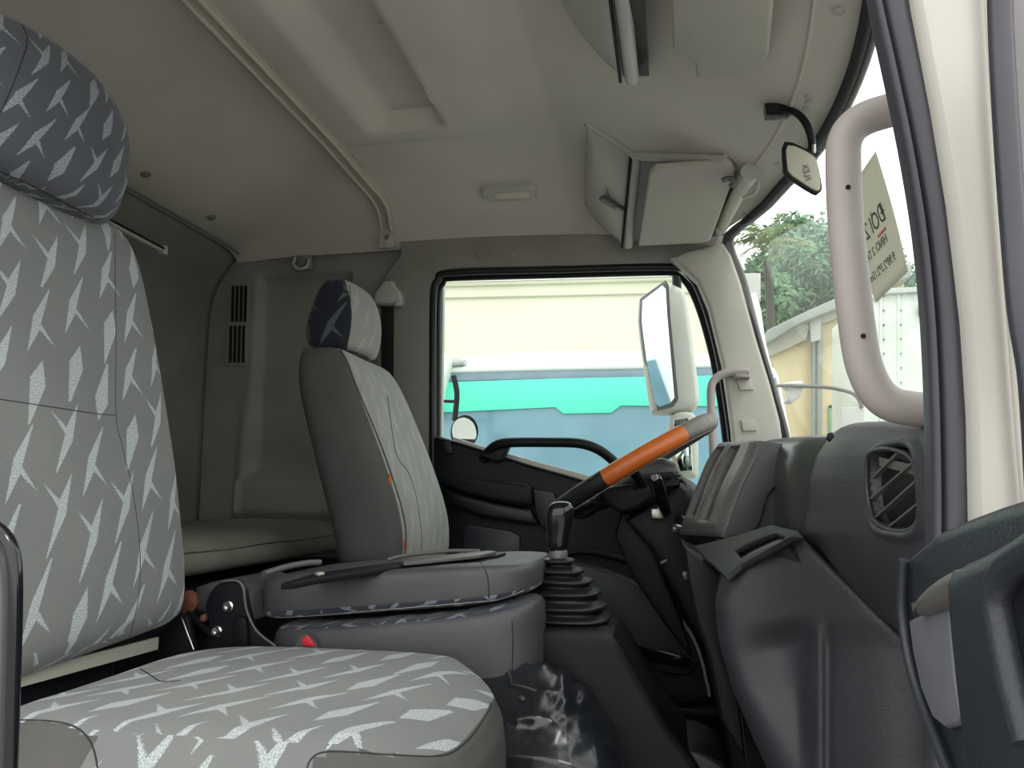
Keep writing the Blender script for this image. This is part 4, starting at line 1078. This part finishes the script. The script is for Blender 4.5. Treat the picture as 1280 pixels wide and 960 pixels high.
# dark wing from the cluster to the hollow
slab('cluster_wing', [(904, 672), (926, 611), (944, 575), (951, 552), (975, 554), (1000, 562), (985, 590), (960, 620), (950, 655), (940, 668)], 1.50, .06, M['dash'], da, bevel=.004)
# console top with cup tray
M['console'] = plastic('console_satin', (.022, .026, .024), .6, .2, 500, .1, 9, spec=.25)
q0, q1, q2 = P(905, 722, 1.225), P(990, 666, 1.165), P(964, 655, 1.30)
qn = (q1 - q0).cross(q2 - q0).normalized()
if qn.z < 0: qn = -qn
qx = (q1 - q0).normalized(); qy = qn.cross(qx)
def PQ(u, v):
    d = ray(u, v); return ORG + d * ((q0 - ORG).dot(qn) / d.dot(qn))
topc = [(851, 674), (870, 681), (900, 674), (938, 663), (964, 655), (996, 662), (1003, 671), (988, 672), (950, 690), (925, 704), (908, 722), (899, 716), (888, 704), (868, 692)]
hole = [(921, 690), (930, 684), (962, 669), (968, 668), (984, 674), (980, 679), (950, 690), (928, 701), (925, 697)]
topc[8:12] = [(985, 673), (950, 693), (925, 706), (906, 722)]
hole = [(919, 688), (930, 682), (958, 670), (968, 667), (980, 671), (977, 676), (950, 686), (926, 697)]
pz = lambda pp: [((q - q0).dot(qx), (q - q0).dot(qy)) for q in (PQ(u, v) for u, v in pp)]
mk('console_top', slab_mesh(pz(topc), [pz(hole)], .010, .004, lambda x, y, z: q0 + qx * x + qy * y + qn * (z - .005)), M['console'], da, smooth=30)
mk('tray_pocket', slab_mesh(pz(hole), [], .006, .001, lambda x, y, z: q0 + qx * x + qy * y + qn * (z - .045)), M['dash'], da)
bm = bmesh.new(); add_loft(bm, [[PQ(u, v) - qn * d for u, v in hole] for d in (.012, .045)], False, False); mk('pocket_wall', bm, M['dash'], da)
slab('console_front', [(853, 680), (872, 690), (890, 702), (906, 724), (900, 760), (905, 810), (925, 870), (935, 960), (900, 900), (885, 820), (868, 770), (858, 720)], 1.45, .20, M['black'], da, bevel=.012)
# big side panel with its pressed shapes
pan = [(905, 722), (918, 706), (985, 668), (1000, 672), (1050, 720), (1130, 797), (1200, 865), (1260, 1200), (1060, 1200), (1000, 1040), (962, 968), (940, 920), (915, 860), (898, 800), (893, 756)]
rnd = [(q.x, q.y) for q in smooth_path([(a, b, 0) for a, b in pan], 3, True)]
def left_u(v): return interp([(666, 986), (690, 942), (706, 916), (722, 903), (756, 893), (800, 898), (860, 915), (920, 940), (968, 962), (1040, 1000), (1200, 1075), (1420, 1150)], v)[0]
def right_u(v): return interp([(666, 990), (672, 1003), (720, 1052), (797, 1132), (865, 1200), (1200, 1300), (1420, 1340)], v)[0]
def panf(s, t):
    v = lerp(666, 1420, t ** 1.15); ul, ur = left_u(v), right_u(v); u = lerp(ul, ur, s)
    y = lerp(1.24, 1.06, sst(0, 1, (u - 893) / 260)) + .0
    d = 0
    # recess below the brow, rising flute, flat plane to the right
    brow = interp([(905, 800), (940, 785), (985, 775), (1030, 772), (1110, 778), (1150, 790)], u)[0]
    m = sst(brow - 8, brow + 36, v)
    fl = interp([(775, 1022), (1150, 1030)], v)[0]
    edge_l = interp([(775, 905), (860, 930), (960, 985), (1150, 1080)], v)[0]
    rec = sst(edge_l - 10, edge_l + 75, u) * (1 - sst(996, 1026, u))
    groove = math.exp(-((u - 1036) / 8) ** 2)
    d = m * (.034 * rec * (1 - .45 * sst(1150, 780, v) * 0) + .016 * groove + .008 * sst(1040, 1050, u))
    re = min(s, 1) * (ur - ul); edge = math.exp(-(re / 9)) * .035 + math.exp(-(max(0, (v - 666)) / 6)) * 0
    ed2 = math.exp(-((ur - u) / 5)) * .012 if v < 800 else 0
    return P(u, v, y + d + edge + ed2)
grid('side_panel', 120, 150, panf, M['dash_soft'], da, thick=0, smooth=70)
bm = bmesh.new()
fr0 = [panf(0, k / 24) for k in range(25)] + [panf(1, k / 24) for k in range(24, -1, -1)]
add_loft(bm, [[p + Vector((0, .002, 0)) for p in fr0], [p + Vector((.02, .30, 0)) for p in fr0]], False, True); mk('console_body', bm, M['dash'], da, smooth=40)
slab('lower_leg', [(900, 820), (925, 860), (955, 930), (985, 990), (985, 1100), (935, 1100), (906, 930)], 1.62, .15, M['black'], da, bevel=.01)
# ignition barrel, small switch
lathe('ignition_barrel', [(0, .0), (.021, 0), (.021, .008), (.014, .010), (.012, .004), (0, .004)], aim(P(851, 655, 1.88), (-.8, -.6, .2)), M['black2'], da, 20)
lathe('ignition_lock', [(0, .0), (.010, 0), (.010, .02), (.004, .02), (0, .016)], aim(P(852, 662, 1.86), (-.8, -.6, .2)), M['metal'], da, 16)
box('cable_clip', P(857, 720, 1.46), (.012, .012, .016), M['gloss'], da, bevel=.003)
slab('roof_tab', [(1034, 548), (1036, 541), (1041, 540), (1043, 546), (1038, 552)], 1.0, .01, M['black'], da, bevel=.001)
# far side of dash at the driver's door
slab('instrument_hood', [(846, 600), (852, 594), (866, 602), (886, 620), (894, 660), (870, 672), (858, 640)], 2.1, .22, M['dash_green'], da, bevel=.02)

# ================================================================ driver's door (door_1)
dd = bpy.data.objects.new('door_1', None); COL.objects.link(dd); dd.location = P(700, 640, 2.45); dd['kind'] = 'structure'
slab('door_card', [(538, 549), (548, 545), (575, 553), (605, 563), (660, 580), (720, 597), (780, 616), (850, 645), (925, 690), (925, 1000), (538, 1000)], 2.45, .05, M['black'], dd, bevel=.01)
slab('sill_strip', [(566, 546), (600, 557), (660, 574), (720, 590), (770, 604), (770, 611), (720, 598), (660, 582), (600, 564), (566, 552)], 2.505, .04, M['strip'], dd, bevel=.003)
tube('sill_edge', [P(u, v, 2.448) for u, v in [(545, 548), (575, 555), (610, 566), (660, 582), (720, 599), (780, 618)]], .005, M['black'], dd, n=8)
tube('grab_handle', smooth_path([P(604, 574, 2.44), P(612, 563, 2.42), P(624, 555, 2.40), P(645, 553, 2.39), P(690, 553, 2.39), P(722, 554, 2.39), P(744, 560, 2.40), P(762, 572, 2.42), P(780, 590, 2.44)], 6), .0155, M['black'], dd, n=14)
slab('handle_foot', [(600, 570), (612, 556), (636, 557), (628, 574), (622, 578)], 2.41, .05, M['black'], dd, bevel=.008)
slab('armrest', [(554, 596), (562, 594), (600, 598), (655, 605), (663, 609), (664, 630), (658, 632), (620, 626), (580, 616), (556, 606)], 2.37, .09, M['black'], dd, bevel=.010)
slab('armrest_pull', [(556, 610), (580, 618), (620, 628), (662, 636), (672, 655), (655, 655), (600, 646), (565, 632)], 2.40, .06, M['black2'], dd, bevel=.012)
slab('switch_panel', [(666, 612), (692, 616), (700, 640), (696, 662), (676, 660), (668, 636)], 2.40, .06, M['black2'], dd, bevel=.006)
slab('lower_insert', [(580, 662), (586, 655), (640, 664), (650, 670), (650, 700), (648, 760), (578, 760)], 2.44, .012, M['door'], dd, bevel=.005)
slab('window_stop', [(553, 552), (562, 552), (566, 566), (556, 568)], 2.435, .02, M['black2'], dd, bevel=.002)
# curved speaker/kick panel with its ribs and pocket
slab('kick_panel', [(700, 700), (730, 704), (770, 716), (810, 736), (845, 765), (870, 800), (885, 850), (880, 880), (780, 880), (700, 860), (672, 800), (675, 720)], 2.38, .07, M['door'], dd, bevel=.02, smooth=3)
tube('panel_rib', smooth_path([P(u, v, 2.37) for u, v in [(676, 760), (676, 720), (690, 698), (730, 690), (780, 700), (830, 725), (866, 765), (884, 790)]], 5), .010, M['black'], dd, n=8)
slab('door_pocket', [(790, 806), (860, 820), (866, 826), (862, 836), (796, 826), (786, 814)], 2.37, .02, M['gloss'], dd, bevel=.003)
tube('pocket_lip', smooth_path([P(u, v, 2.36) for u, v in [(778, 802), (790, 824), (830, 838), (860, 840), (874, 826)]], 5), .006, M['black'], dd, n=8)
# footwell sill and mat
fm = thing('floor_mat', (0, 2.0, .0), 'grey-brown woven floor mat in the driver footwell', 'mat')
grid('mat', 24, 24, lambda s, t: Vector((lerp(-.18, .5, s), lerp(1.55, 2.36, t), .012 + .004 * noise.noise(Vector((s * 5, t * 5, 0))))), plastic('mat_weave', (.13, .115, .10), .95, .9, 150, .6, 220), fm, thick=.006)
slab('door_sill', [(826, 882), (900, 888), (905, 896), (880, 902), (830, 900)], 2.36, .1, M['black2'], None, bevel=.008)['kind'] = 'structure'
bpy.data.objects['door_sill'].name = 'trim_left_sill'
pd = thing('foot_pedal', P(897, 905, 1.9), 'dark pedal and arm beside the console in the footwell', 'pedal')
slab('pedal_arm', [(898, 850), (910, 850), (932, 925), (928, 944), (905, 938)], 1.85, .03, M['black'], pd, bevel=.004)
# ================================================================ outside
GZ = -1.15
struct(box('floor_outside_ground', (0, 20, GZ - .05), (120, 120, .1), plastic('yard_concrete', (.38, .36, .33), .9, .3, 4, .2, .5), bevel=0))
# windshield notice, read from behind
c4 = [on_ws(u, v, .012) for u, v in ((1097, 188), (1145, 336), (1097, 378), (1046, 262))]
c4[3] = c4[0] + (c4[2] - c4[1])
pp_ = thing('paper_notice', sum(c4, Vector()) / 4, 'taped paper notice on the windshield, its writing seen reversed, behind the near handle', 'notice')
paper = bpy.data.materials.new('paper'); paper.use_nodes = True; b_ = paper.node_tree.nodes['Principled BSDF']; b_.inputs['Base Color'].default_value = (.66, .65, .58, 1); b_.inputs['Roughness'].default_value = .8
b_.inputs['Transmission Weight'].default_value = 0
nt = paper.node_tree; tr = nt.nodes.new('ShaderNodeBsdfTranslucent'); tr.inputs[0].default_value = (.75, .75, .66, 1); mx_ = nt.nodes.new('ShaderNodeMixShader'); mx_.inputs[0].default_value = .45
nt.links.new(b_.outputs[0], mx_.inputs[1]); nt.links.new(tr.outputs[0], mx_.inputs[2]); nt.links.new(mx_.outputs[0], nt.nodes['Material Output'].inputs[0])
ea = (c4[1] - c4[0]); eb = (c4[3] - c4[0]); npn = ea.cross(eb).normalized()
if npn.dot(ORG - c4[0]) < 0: npn = -npn
# the outline follows the glass; slight curl at the lower corner
grid('sheet', 12, 12, lambda s, t: c4[0] + ea * s + eb * t + npn * (.004 + .012 * (s * s) * (1 - t)), paper, pp_, thick=.0006)
inkm = plastic('ink', (.10, .105, .10), .8); redm = plastic('red_ink', (.75, .12, .14), .8)
# text lines run from the near/right edge toward the far/left edge, mirrored for us
def wr(s, u0, v0, size, mat, nm='writing'):
    o = c4[0] + ea * u0 + eb * v0; dx = eb.normalized(); dy = -ea.normalized()
    text(nm, s, lambda x, y, z: o + dx * x + dy * y + npn * (.0065 + .012 * u0 * u0 * (1 - v0) + z), size, mat, pp_, ext=.0003)
L = ea.length
wr('ĐOI 2019', .50, .14, L * .20, inkm)
wr('`', .47, .40, L * .20, inkm)
wr("'", .48, .49, L * .14, inkm)
wr('HINO: 2 TAN 7', .66, .24, L * .105, inkm)
wr('9.98*2.3*2.15m', .84, .16, L * .105, inkm)
wr('•••••', .60, .20, L * .12, redm, 'red_writing')
# small decal near the far windshield corner
q = [on_ws(u, v, .004) for u, v in ((928, 300), (944, 294), (945, 299), (930, 305))]
bm = bmesh.new(); add_loft(bm, [q, [p - Vector((.002, 0, 0)) for p in q]]); o = mk('windshield_sticker', bm, plastic('sticker', (.55, .62, .45), .6))
tag(o, 'small pale oblong sticker at the far upper corner of the windshield', 'sticker')

# own exterior mirror outside the driver's window
me_ = thing('door_mirror', P(840, 440, 3.0), 'tall white door mirror outside the driver window', 'mirror', 'door mirrors')
hs = [(845, 352), (857, 362), (863, 400), (870, 450), (874, 500), (866, 512), (840, 515), (818, 516), (826, 450), (834, 380)]
MT = lambda p: p + Vector((0, -1.0 * (p.x - P(820, 435, 3.0).x) - .19 * (p.z - P(820, 435, 3.0).z), 0))
slab('housing', [(800, 371), (806, 366), (832, 356), (843, 354), (856, 364), (862, 395), (868, 440), (874, 490), (872, 506), (860, 514), (822, 516), (812, 508), (803, 450), (797, 400)], 3.02, .14, M['white'], me_, bevel=.03, smooth=3)
# mirror face looks back along the truck, turned to the cab
mg = [(799, 372), (806, 368), (832, 357), (836, 364), (838, 400), (845, 470), (848, 500), (842, 508), (822, 512), (816, 506), (804, 450), (798, 400)]
slab('rim', mg, 2.975, .04, M['dash_trim'], me_, bevel=.008, tilt=MT)
cg = P(822, 435, 2.97)
mg2 = [(803, 375), (828, 363), (832, 368), (834, 400), (840, 465), (843, 498), (838, 504), (824, 507), (819, 502), (808, 450), (802, 400)]
poly = [MT(P(u, v, 2.972)) for u, v in mg2]
bm = bmesh.new(); add_loft(bm, [poly, [p + Vector((0, .006, 0)) for p in poly]])
gl2 = mk('mirror_glass', bm, M['mirror'], me_, smooth=20)
tube('mount_arm', [P(846, 341, 3.06), Vector((P(860, 335, 2.62).x, 2.60, P(846, 341, 3.0).z + .02))], .016, M['black'], me_)
tube('stay', smooth_path([P(845, 340, 3.05), P(846, 352, 3.05), P(850, 520, 3.06), P(852, 620, 3.06)], 4), .018, M['black'], me_)
m2 = thing('door_mirror', P(855, 570, 3.0), 'lower convex door mirror partly hidden behind the steering wheel', 'mirror', 'door mirrors')
slab('housing', [(838, 520), (866, 515), (872, 540), (873, 590), (866, 598), (846, 594), (836, 560)], 3.02, .12, M['white'], m2, bevel=.02, smooth=3)
slab('mirror_glass', [(842, 525), (862, 522), (866, 588), (850, 590), (841, 560)], 3.005, .012, M['mirror'], m2, bevel=.002)

# truck facing us beyond the driver's window
TY = 6.2
tk = thing('parked_truck', P(720, 520, TY) * Vector((1, 1, 0)) if False else Vector((P(720, 520, TY).x, TY, GZ)), 'white truck facing us beyond the driver window with a green-banded windshield', 'truck')
whit = plastic('truck_white', (.80, .84, .82), .35, 0, 10, .03)
slab('cab', [(510, 462), (548, 447), (600, 441), (700, 436), (830, 436), (900, 442), (925, 455), (930, 900), (520, 900)], TY, 1.6, whit, tk, bevel=.08)
tealw = plastic('sun_band', (.10, .74, .52), .35, 0, 10, .05, 1); wsg = plastic('truck_windshield', (.16, .30, .38), .15, 0, 10, .25, 1.2); gry = plastic('ws_top', (.20, .27, .34), .3)
slab('windshield', [(540, 466), (700, 461), (930, 457), (935, 760), (530, 760)], TY - .03, .04, wsg, tk, bevel=.01)
slab('top_shade', [(545, 466), (700, 461), (925, 458), (925, 470), (700, 473), (545, 477)], TY - .04, .02, gry, tk, bevel=.003)
slab('sun_band', [(545, 478), (700, 473), (925, 469), (925, 508), (776, 507), (764, 516), (704, 517), (694, 509), (545, 516)], TY - .045, .02, tealw, tk, bevel=.003)
tube('roof_gutter', [P(545, 463, TY - .03), P(700, 459, TY - .03), P(925, 455, TY - .03)], .03, whit, tk, n=8)
slab('marker_lamp', [(560, 448), (572, 446), (581, 449), (579, 455), (566, 457), (560, 453)], TY - .1, .1, M['bin'], tk, bevel=.02)
slab('roof_corner', [(540, 445), (556, 442), (562, 450), (552, 480), (546, 520), (540, 520)], TY - .2, .2, whit, tk, bevel=.02)
tube('mirror_arm', smooth_path([P(567, 470, TY - .5), P(571, 490, TY - .5), P(570, 510, TY - .5), P(568, 526, TY - .5)], 5), .022, M['black'], tk)
tube('mirror_arm', [P(545, 501, TY - .5), P(570, 502, TY - .5)], .012, M['black'], tk)
lathe('round_mirror', [(0, -.05), (.09, -.04), (.115, 0), (.118, .012), (.108, .012), (.105, .006), (0, .006)], aim(P(581, 540, TY - .52), (-.1, -1, .05)) @ Matrix.Diagonal((.95, 1.1, 1, 1)), M['black'], tk, 28)
lathe('round_mirror_glass', [(0, .01), (.104, .01), (.104, .014), (0, .0145)], aim(P(581, 540, TY - .53), (-.12, -1, -.30)) @ Matrix.Diagonal((.95, 1.1, 1, 1)), M['mirror'], tk, 28)
# body letters ghosting on the truck glass side
cargo = thing('box_body', Vector((P(700, 400, 8.2).x, 8.2, GZ)), 'tall cream cargo box standing behind the green-banded truck', 'cargo box')
crm = plastic('cream_paint', (.62, .60, .48), .55, .05, 30, .06, 1.2)
slab('side', [(400, 356), (560, 351), (700, 348), (925, 343), (925, 760), (400, 760)], 8.2, 2.2, crm, cargo, bevel=.03)
tube('top_rail', [P(400, 360, 8.19), P(925, 346, 8.19)], .03, crm, cargo, n=8)
tube('upper_rib', [P(400, 375, 8.19), P(925, 363, 8.19)], .02, crm, cargo, n=8)
tube('roof_edge', [P(400, 354, 8.15), P(925, 340, 8.15)], .02, M['dash_trim'], cargo, n=6)

# view through the windshield: neighbour truck corner, warehouse, container, trees
nb = thing('neighbour_truck', Vector((P(975, 520, 4.6).x, 4.6, GZ)), 'white truck front corner just beyond the driver side windshield pillar', 'truck')
slab('pillar', [(960, 460), (968, 459), (974, 470), (980, 500), (986, 530), (992, 560), (998, 640), (1000, 1010), (955, 1010)], 4.6, .5, whit, nb, bevel=.02)
slab('pillar_glass', [(965, 472), (970, 472), (976, 500), (980, 540), (986, 590), (974, 590)], 4.59, .02, wsg, nb, bevel=.004)
slab('top_box', [(930, 341), (951, 341), (951, 376), (936, 372)], 4.7, .1, M['bin'], nb, bevel=.01)
tube('front_post', smooth_path([P(940, 368, 4.7), P(946, 390, 4.7), P(952, 430, 4.7), P(962, 470, 4.6)], 4), .025, whit, nb)
tm = nb
slab('mirror_housing', [(978, 479), (990, 476), (1004, 475), (1006, 484), (1000, 497), (990, 504), (982, 502), (986, 488)], 4.2, .1, M['bin'], tm, bevel=.02)
tube('mirror_arm', smooth_path([P(962, 482, 4.55), P(980, 482, 4.2), P(1010, 483, 4.2), P(1040, 485, 4.2), P(1068, 493, 4.2), P(1078, 510, 4.2)], 5), .010, M['dash_trim'], tm)
slab('signal_box', [(1052, 509), (1079, 508), (1082, 560), (1052, 560)], 4.2, .1, M['bin'], tm, bevel=.01)

WY = 11.0
wh = thing('warehouse', Vector((P(1010, 480, WY).x, WY, GZ)), 'cream warehouse with sloping grey roof edge and downpipes beyond the windshield', 'building')
yel = plastic('warehouse_cream', (.72, .62, .40), .8, .1, 3, .14, .8)
slab('wall', [(958, 450), (975, 420), (1060, 378), (1130, 345), (1130, 700), (958, 700)], WY, 1.2, yel, wh, bevel=.02)
slab('roof_edge', [(953, 424), (960, 412), (1010, 388), (1060, 366), (1140, 330), (1140, 345), (1060, 380), (1000, 404), (958, 430)], WY - .4, 1.6, plastic('roof_sheet', (.28, .31, .29), .6), wh, bevel=.02)
slab('fascia', [(957, 430), (1000, 404), (1060, 381), (1060, 392), (1012, 410), (1008, 424), (962, 446)], WY - .15, .12, plastic('fascia', (.48, .47, .40), .7), wh, bevel=.01)
for u in (1017, 1024): tube('downpipe', [P(u, 404, WY - .1), P(u - 1, 700, WY - .1)], .026 if u < 1020 else .04, plastic('pipe_grey', (.30, .33, .32), .6), wh, n=8)
slab('pipe_head', [(1012, 400), (1026, 398), (1026, 424), (1014, 428)], WY - .2, .12, M['bin'], wh, bevel=.01)
wtx = plastic('green_sign', (.20, .42, .28), .6)
for q in ([(1036, 508), (1040, 506), (1040, 540), (1036, 540)], [(1046, 506), (1049, 506), (1049, 540), (1046, 540)], [(1036, 506), (1049, 505), (1049, 509), (1036, 510)]): slab('painted_sign', q, WY - .03, .01, wtx, wh, bevel=.001)
CY = 8.0
ct = thing('container', Vector((P(1120, 430, CY).x, CY, GZ)), 'white riveted container seen through the near handle loop', 'container')
cw = plastic('container_white', (.60, .66, .60), .55, .05, 20, .12, 2)
slab('wall', [(1080, 372), (1110, 363), (1240, 358), (1240, 760), (1080, 760)], CY, 1.5, cw, ct, bevel=.02)
slab('top_rail', [(1084, 370), (1110, 360), (1240, 354), (1240, 360), (1110, 367), (1084, 376)], CY - .05, .1, M['bin'], ct, bevel=.006)
for u in (1101, 1123): tube('seam_rib', [P(u, 364, CY), P(u + 1, 700, CY)], .02, cw, ct, n=6)
bm = bmesh.new()
for k in range(18):
    for u in (1105, 1126): add_box(bm, P(u, 370 + k * 18, CY - .01), (.012, .02, .012), None, 0)
mk('rivets', bm, M['dash_trim'], ct)['kind'] = 'stuff'
slab('hinge_box', [(1150, 379), (1157, 379), (1157, 394), (1150, 394)], CY - .05, .06, M['dash_trim'], ct, bevel=.005)

# trees
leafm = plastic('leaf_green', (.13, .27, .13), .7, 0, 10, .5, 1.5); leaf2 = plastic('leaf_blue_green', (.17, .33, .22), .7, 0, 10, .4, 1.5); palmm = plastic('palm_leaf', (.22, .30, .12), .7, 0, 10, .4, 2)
bark = plastic('bark', (.07, .065, .05), .9)
def tree(name, u, v, Y, R, label, mat, leaves=2600, squash=1.1, seed=0, ls=.10):
    random.seed(seed); c = P(u, v, Y); t = thing(name, Vector((c.x, c.y, GZ)), label, 'tree', 'trees beyond the windshield')
    bm = bmesh.new(); blobs = []
    for k in range(16):
        a = Vector((random.gauss(0, .45), random.gauss(0, .45), random.gauss(0, .45 * squash))) * R
        blobs.append((c + a, R * random.uniform(.35, .6)))
    for k in range(leaves * 2):
        bc, br = random.choice(blobs); d = Vector((random.gauss(0, 1), random.gauss(0, 1), random.gauss(0, 1))).normalized() * br * random.uniform(.6, 1.05)
        p = bc + d; a = Vector((random.gauss(0, 1), random.gauss(0, 1), random.gauss(0, 1))).normalized(); b = a.cross(d.normalized() + Vector((.01, .02, .03))).normalized(); s = ls * random.uniform(.6, 1.3)
        vs = [bm.verts.new(p + q) for q in (a * s, b * s * .4, -a * s, -b * s * .4)]; bm.faces.new(vs)
    mk('crown', bm, mat, t, smooth=0)['kind'] = 'stuff'
    tube('trunk', [Vector((c.x, c.y, GZ)), Vector((c.x + .1, c.y, (GZ + c.z) / 2)), c], .16, bark, t, n=8)
    for k in range(4): tube('branch', [c - Vector((0, 0, R * .5)), blobs[k][0]], .05, bark, t, n=6)
    return t
tree('leafy_tree', 1012, 345, 17, 1.15, 'dense dark green tree behind the warehouse roof, left of the near handle', leafm, 5200, 1.0, 3)
tree('leafy_tree', 968, 385, 23.5, 1.4, 'dark tree low beside the far windshield pillar', leafm, 5200, 1.0, 4)
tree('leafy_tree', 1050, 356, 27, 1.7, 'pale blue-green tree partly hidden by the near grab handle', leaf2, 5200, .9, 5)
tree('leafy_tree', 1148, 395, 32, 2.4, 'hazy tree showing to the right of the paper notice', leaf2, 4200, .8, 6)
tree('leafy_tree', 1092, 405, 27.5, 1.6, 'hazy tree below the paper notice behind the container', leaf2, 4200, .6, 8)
# tall palm-like tree
c = P(958, 305, 13); pt = thing('palm_tree', Vector((c.x, c.y, GZ)), 'tall yellow-green palm rising at the far top corner of the windshield', 'tree', 'trees beyond the windshield')
random.seed(11)
bm = bmesh.new()
for k in range(34):
    az = random.uniform(0, 2 * math.pi); el = random.uniform(-.3, 1.3); Lf = random.uniform(.75, 1.15); pr = None
    d = Vector((math.cos(az) * math.cos(el), math.sin(az) * math.cos(el), math.sin(el)))
    for j in range(12):
        s = (j + 1) / 12; p = c + d * Lf * s - Vector((0, 0, .5 * s * s * Lf)); side = d.cross(Vector((0, 0, 1))).normalized()
        for sg in (-1, 1):
            tip = p + side * sg * .20 * (1.1 - s * .6) + d * .10 - Vector((0, 0, .10)); w = d * .016
            vs = [bm.verts.new(q) for q in (p - w, p + w, tip)]; bm.faces.new(vs)
mk('fronds', bm, palmm, pt, smooth=0)['kind'] = 'stuff'
tube('trunk', [Vector((c.x - .1, c.y, GZ)), Vector((c.x + .05, c.y, 1)), c - Vector((0, 0, .3))], .07, bark, pt, n=8)

# another cab standing behind on our left: what the door mirror shows
rt = thing('rear_truck', Vector((-9.0, 3.6, GZ)), 'white and green truck behind us, reflected in the tall door mirror', 'truck')
F = lambda x, y, z: Vector((-9.0 + z, x, y))
grn = plastic('truck_green', (.06, .42, .20), .4, 0, 10, .1)
mk('cab', slab_mesh([(2.6, GZ + .4), (5.0, GZ + .4), (5.0, 1.2), (4.8, 1.5), (2.8, 1.5), (2.6, 1.2)], [], 1.8, .08, F), whit, rt)
G = lambda x, y, z: Vector((-8.08 + z, x, y))
mk('windshield', slab_mesh([(2.8, .35), (4.8, .35), (4.7, 1.15), (2.9, 1.15)], [], .04, .01, G), wsg, rt)
mk('green_panel', slab_mesh([(2.7, GZ + .5), (4.9, GZ + .5), (4.9, .1), (2.7, .1)], [], .04, .01, G), grn, rt)
for y in (2.9, 4.7): lathe('wheel', [(0, -.12), (.45, -.12), (.48, 0), (.45, .12), (0, .12)], aim(Vector((-8.9, y, GZ + .48)), (0, 1, 0)), M['black2'], rt, 24)
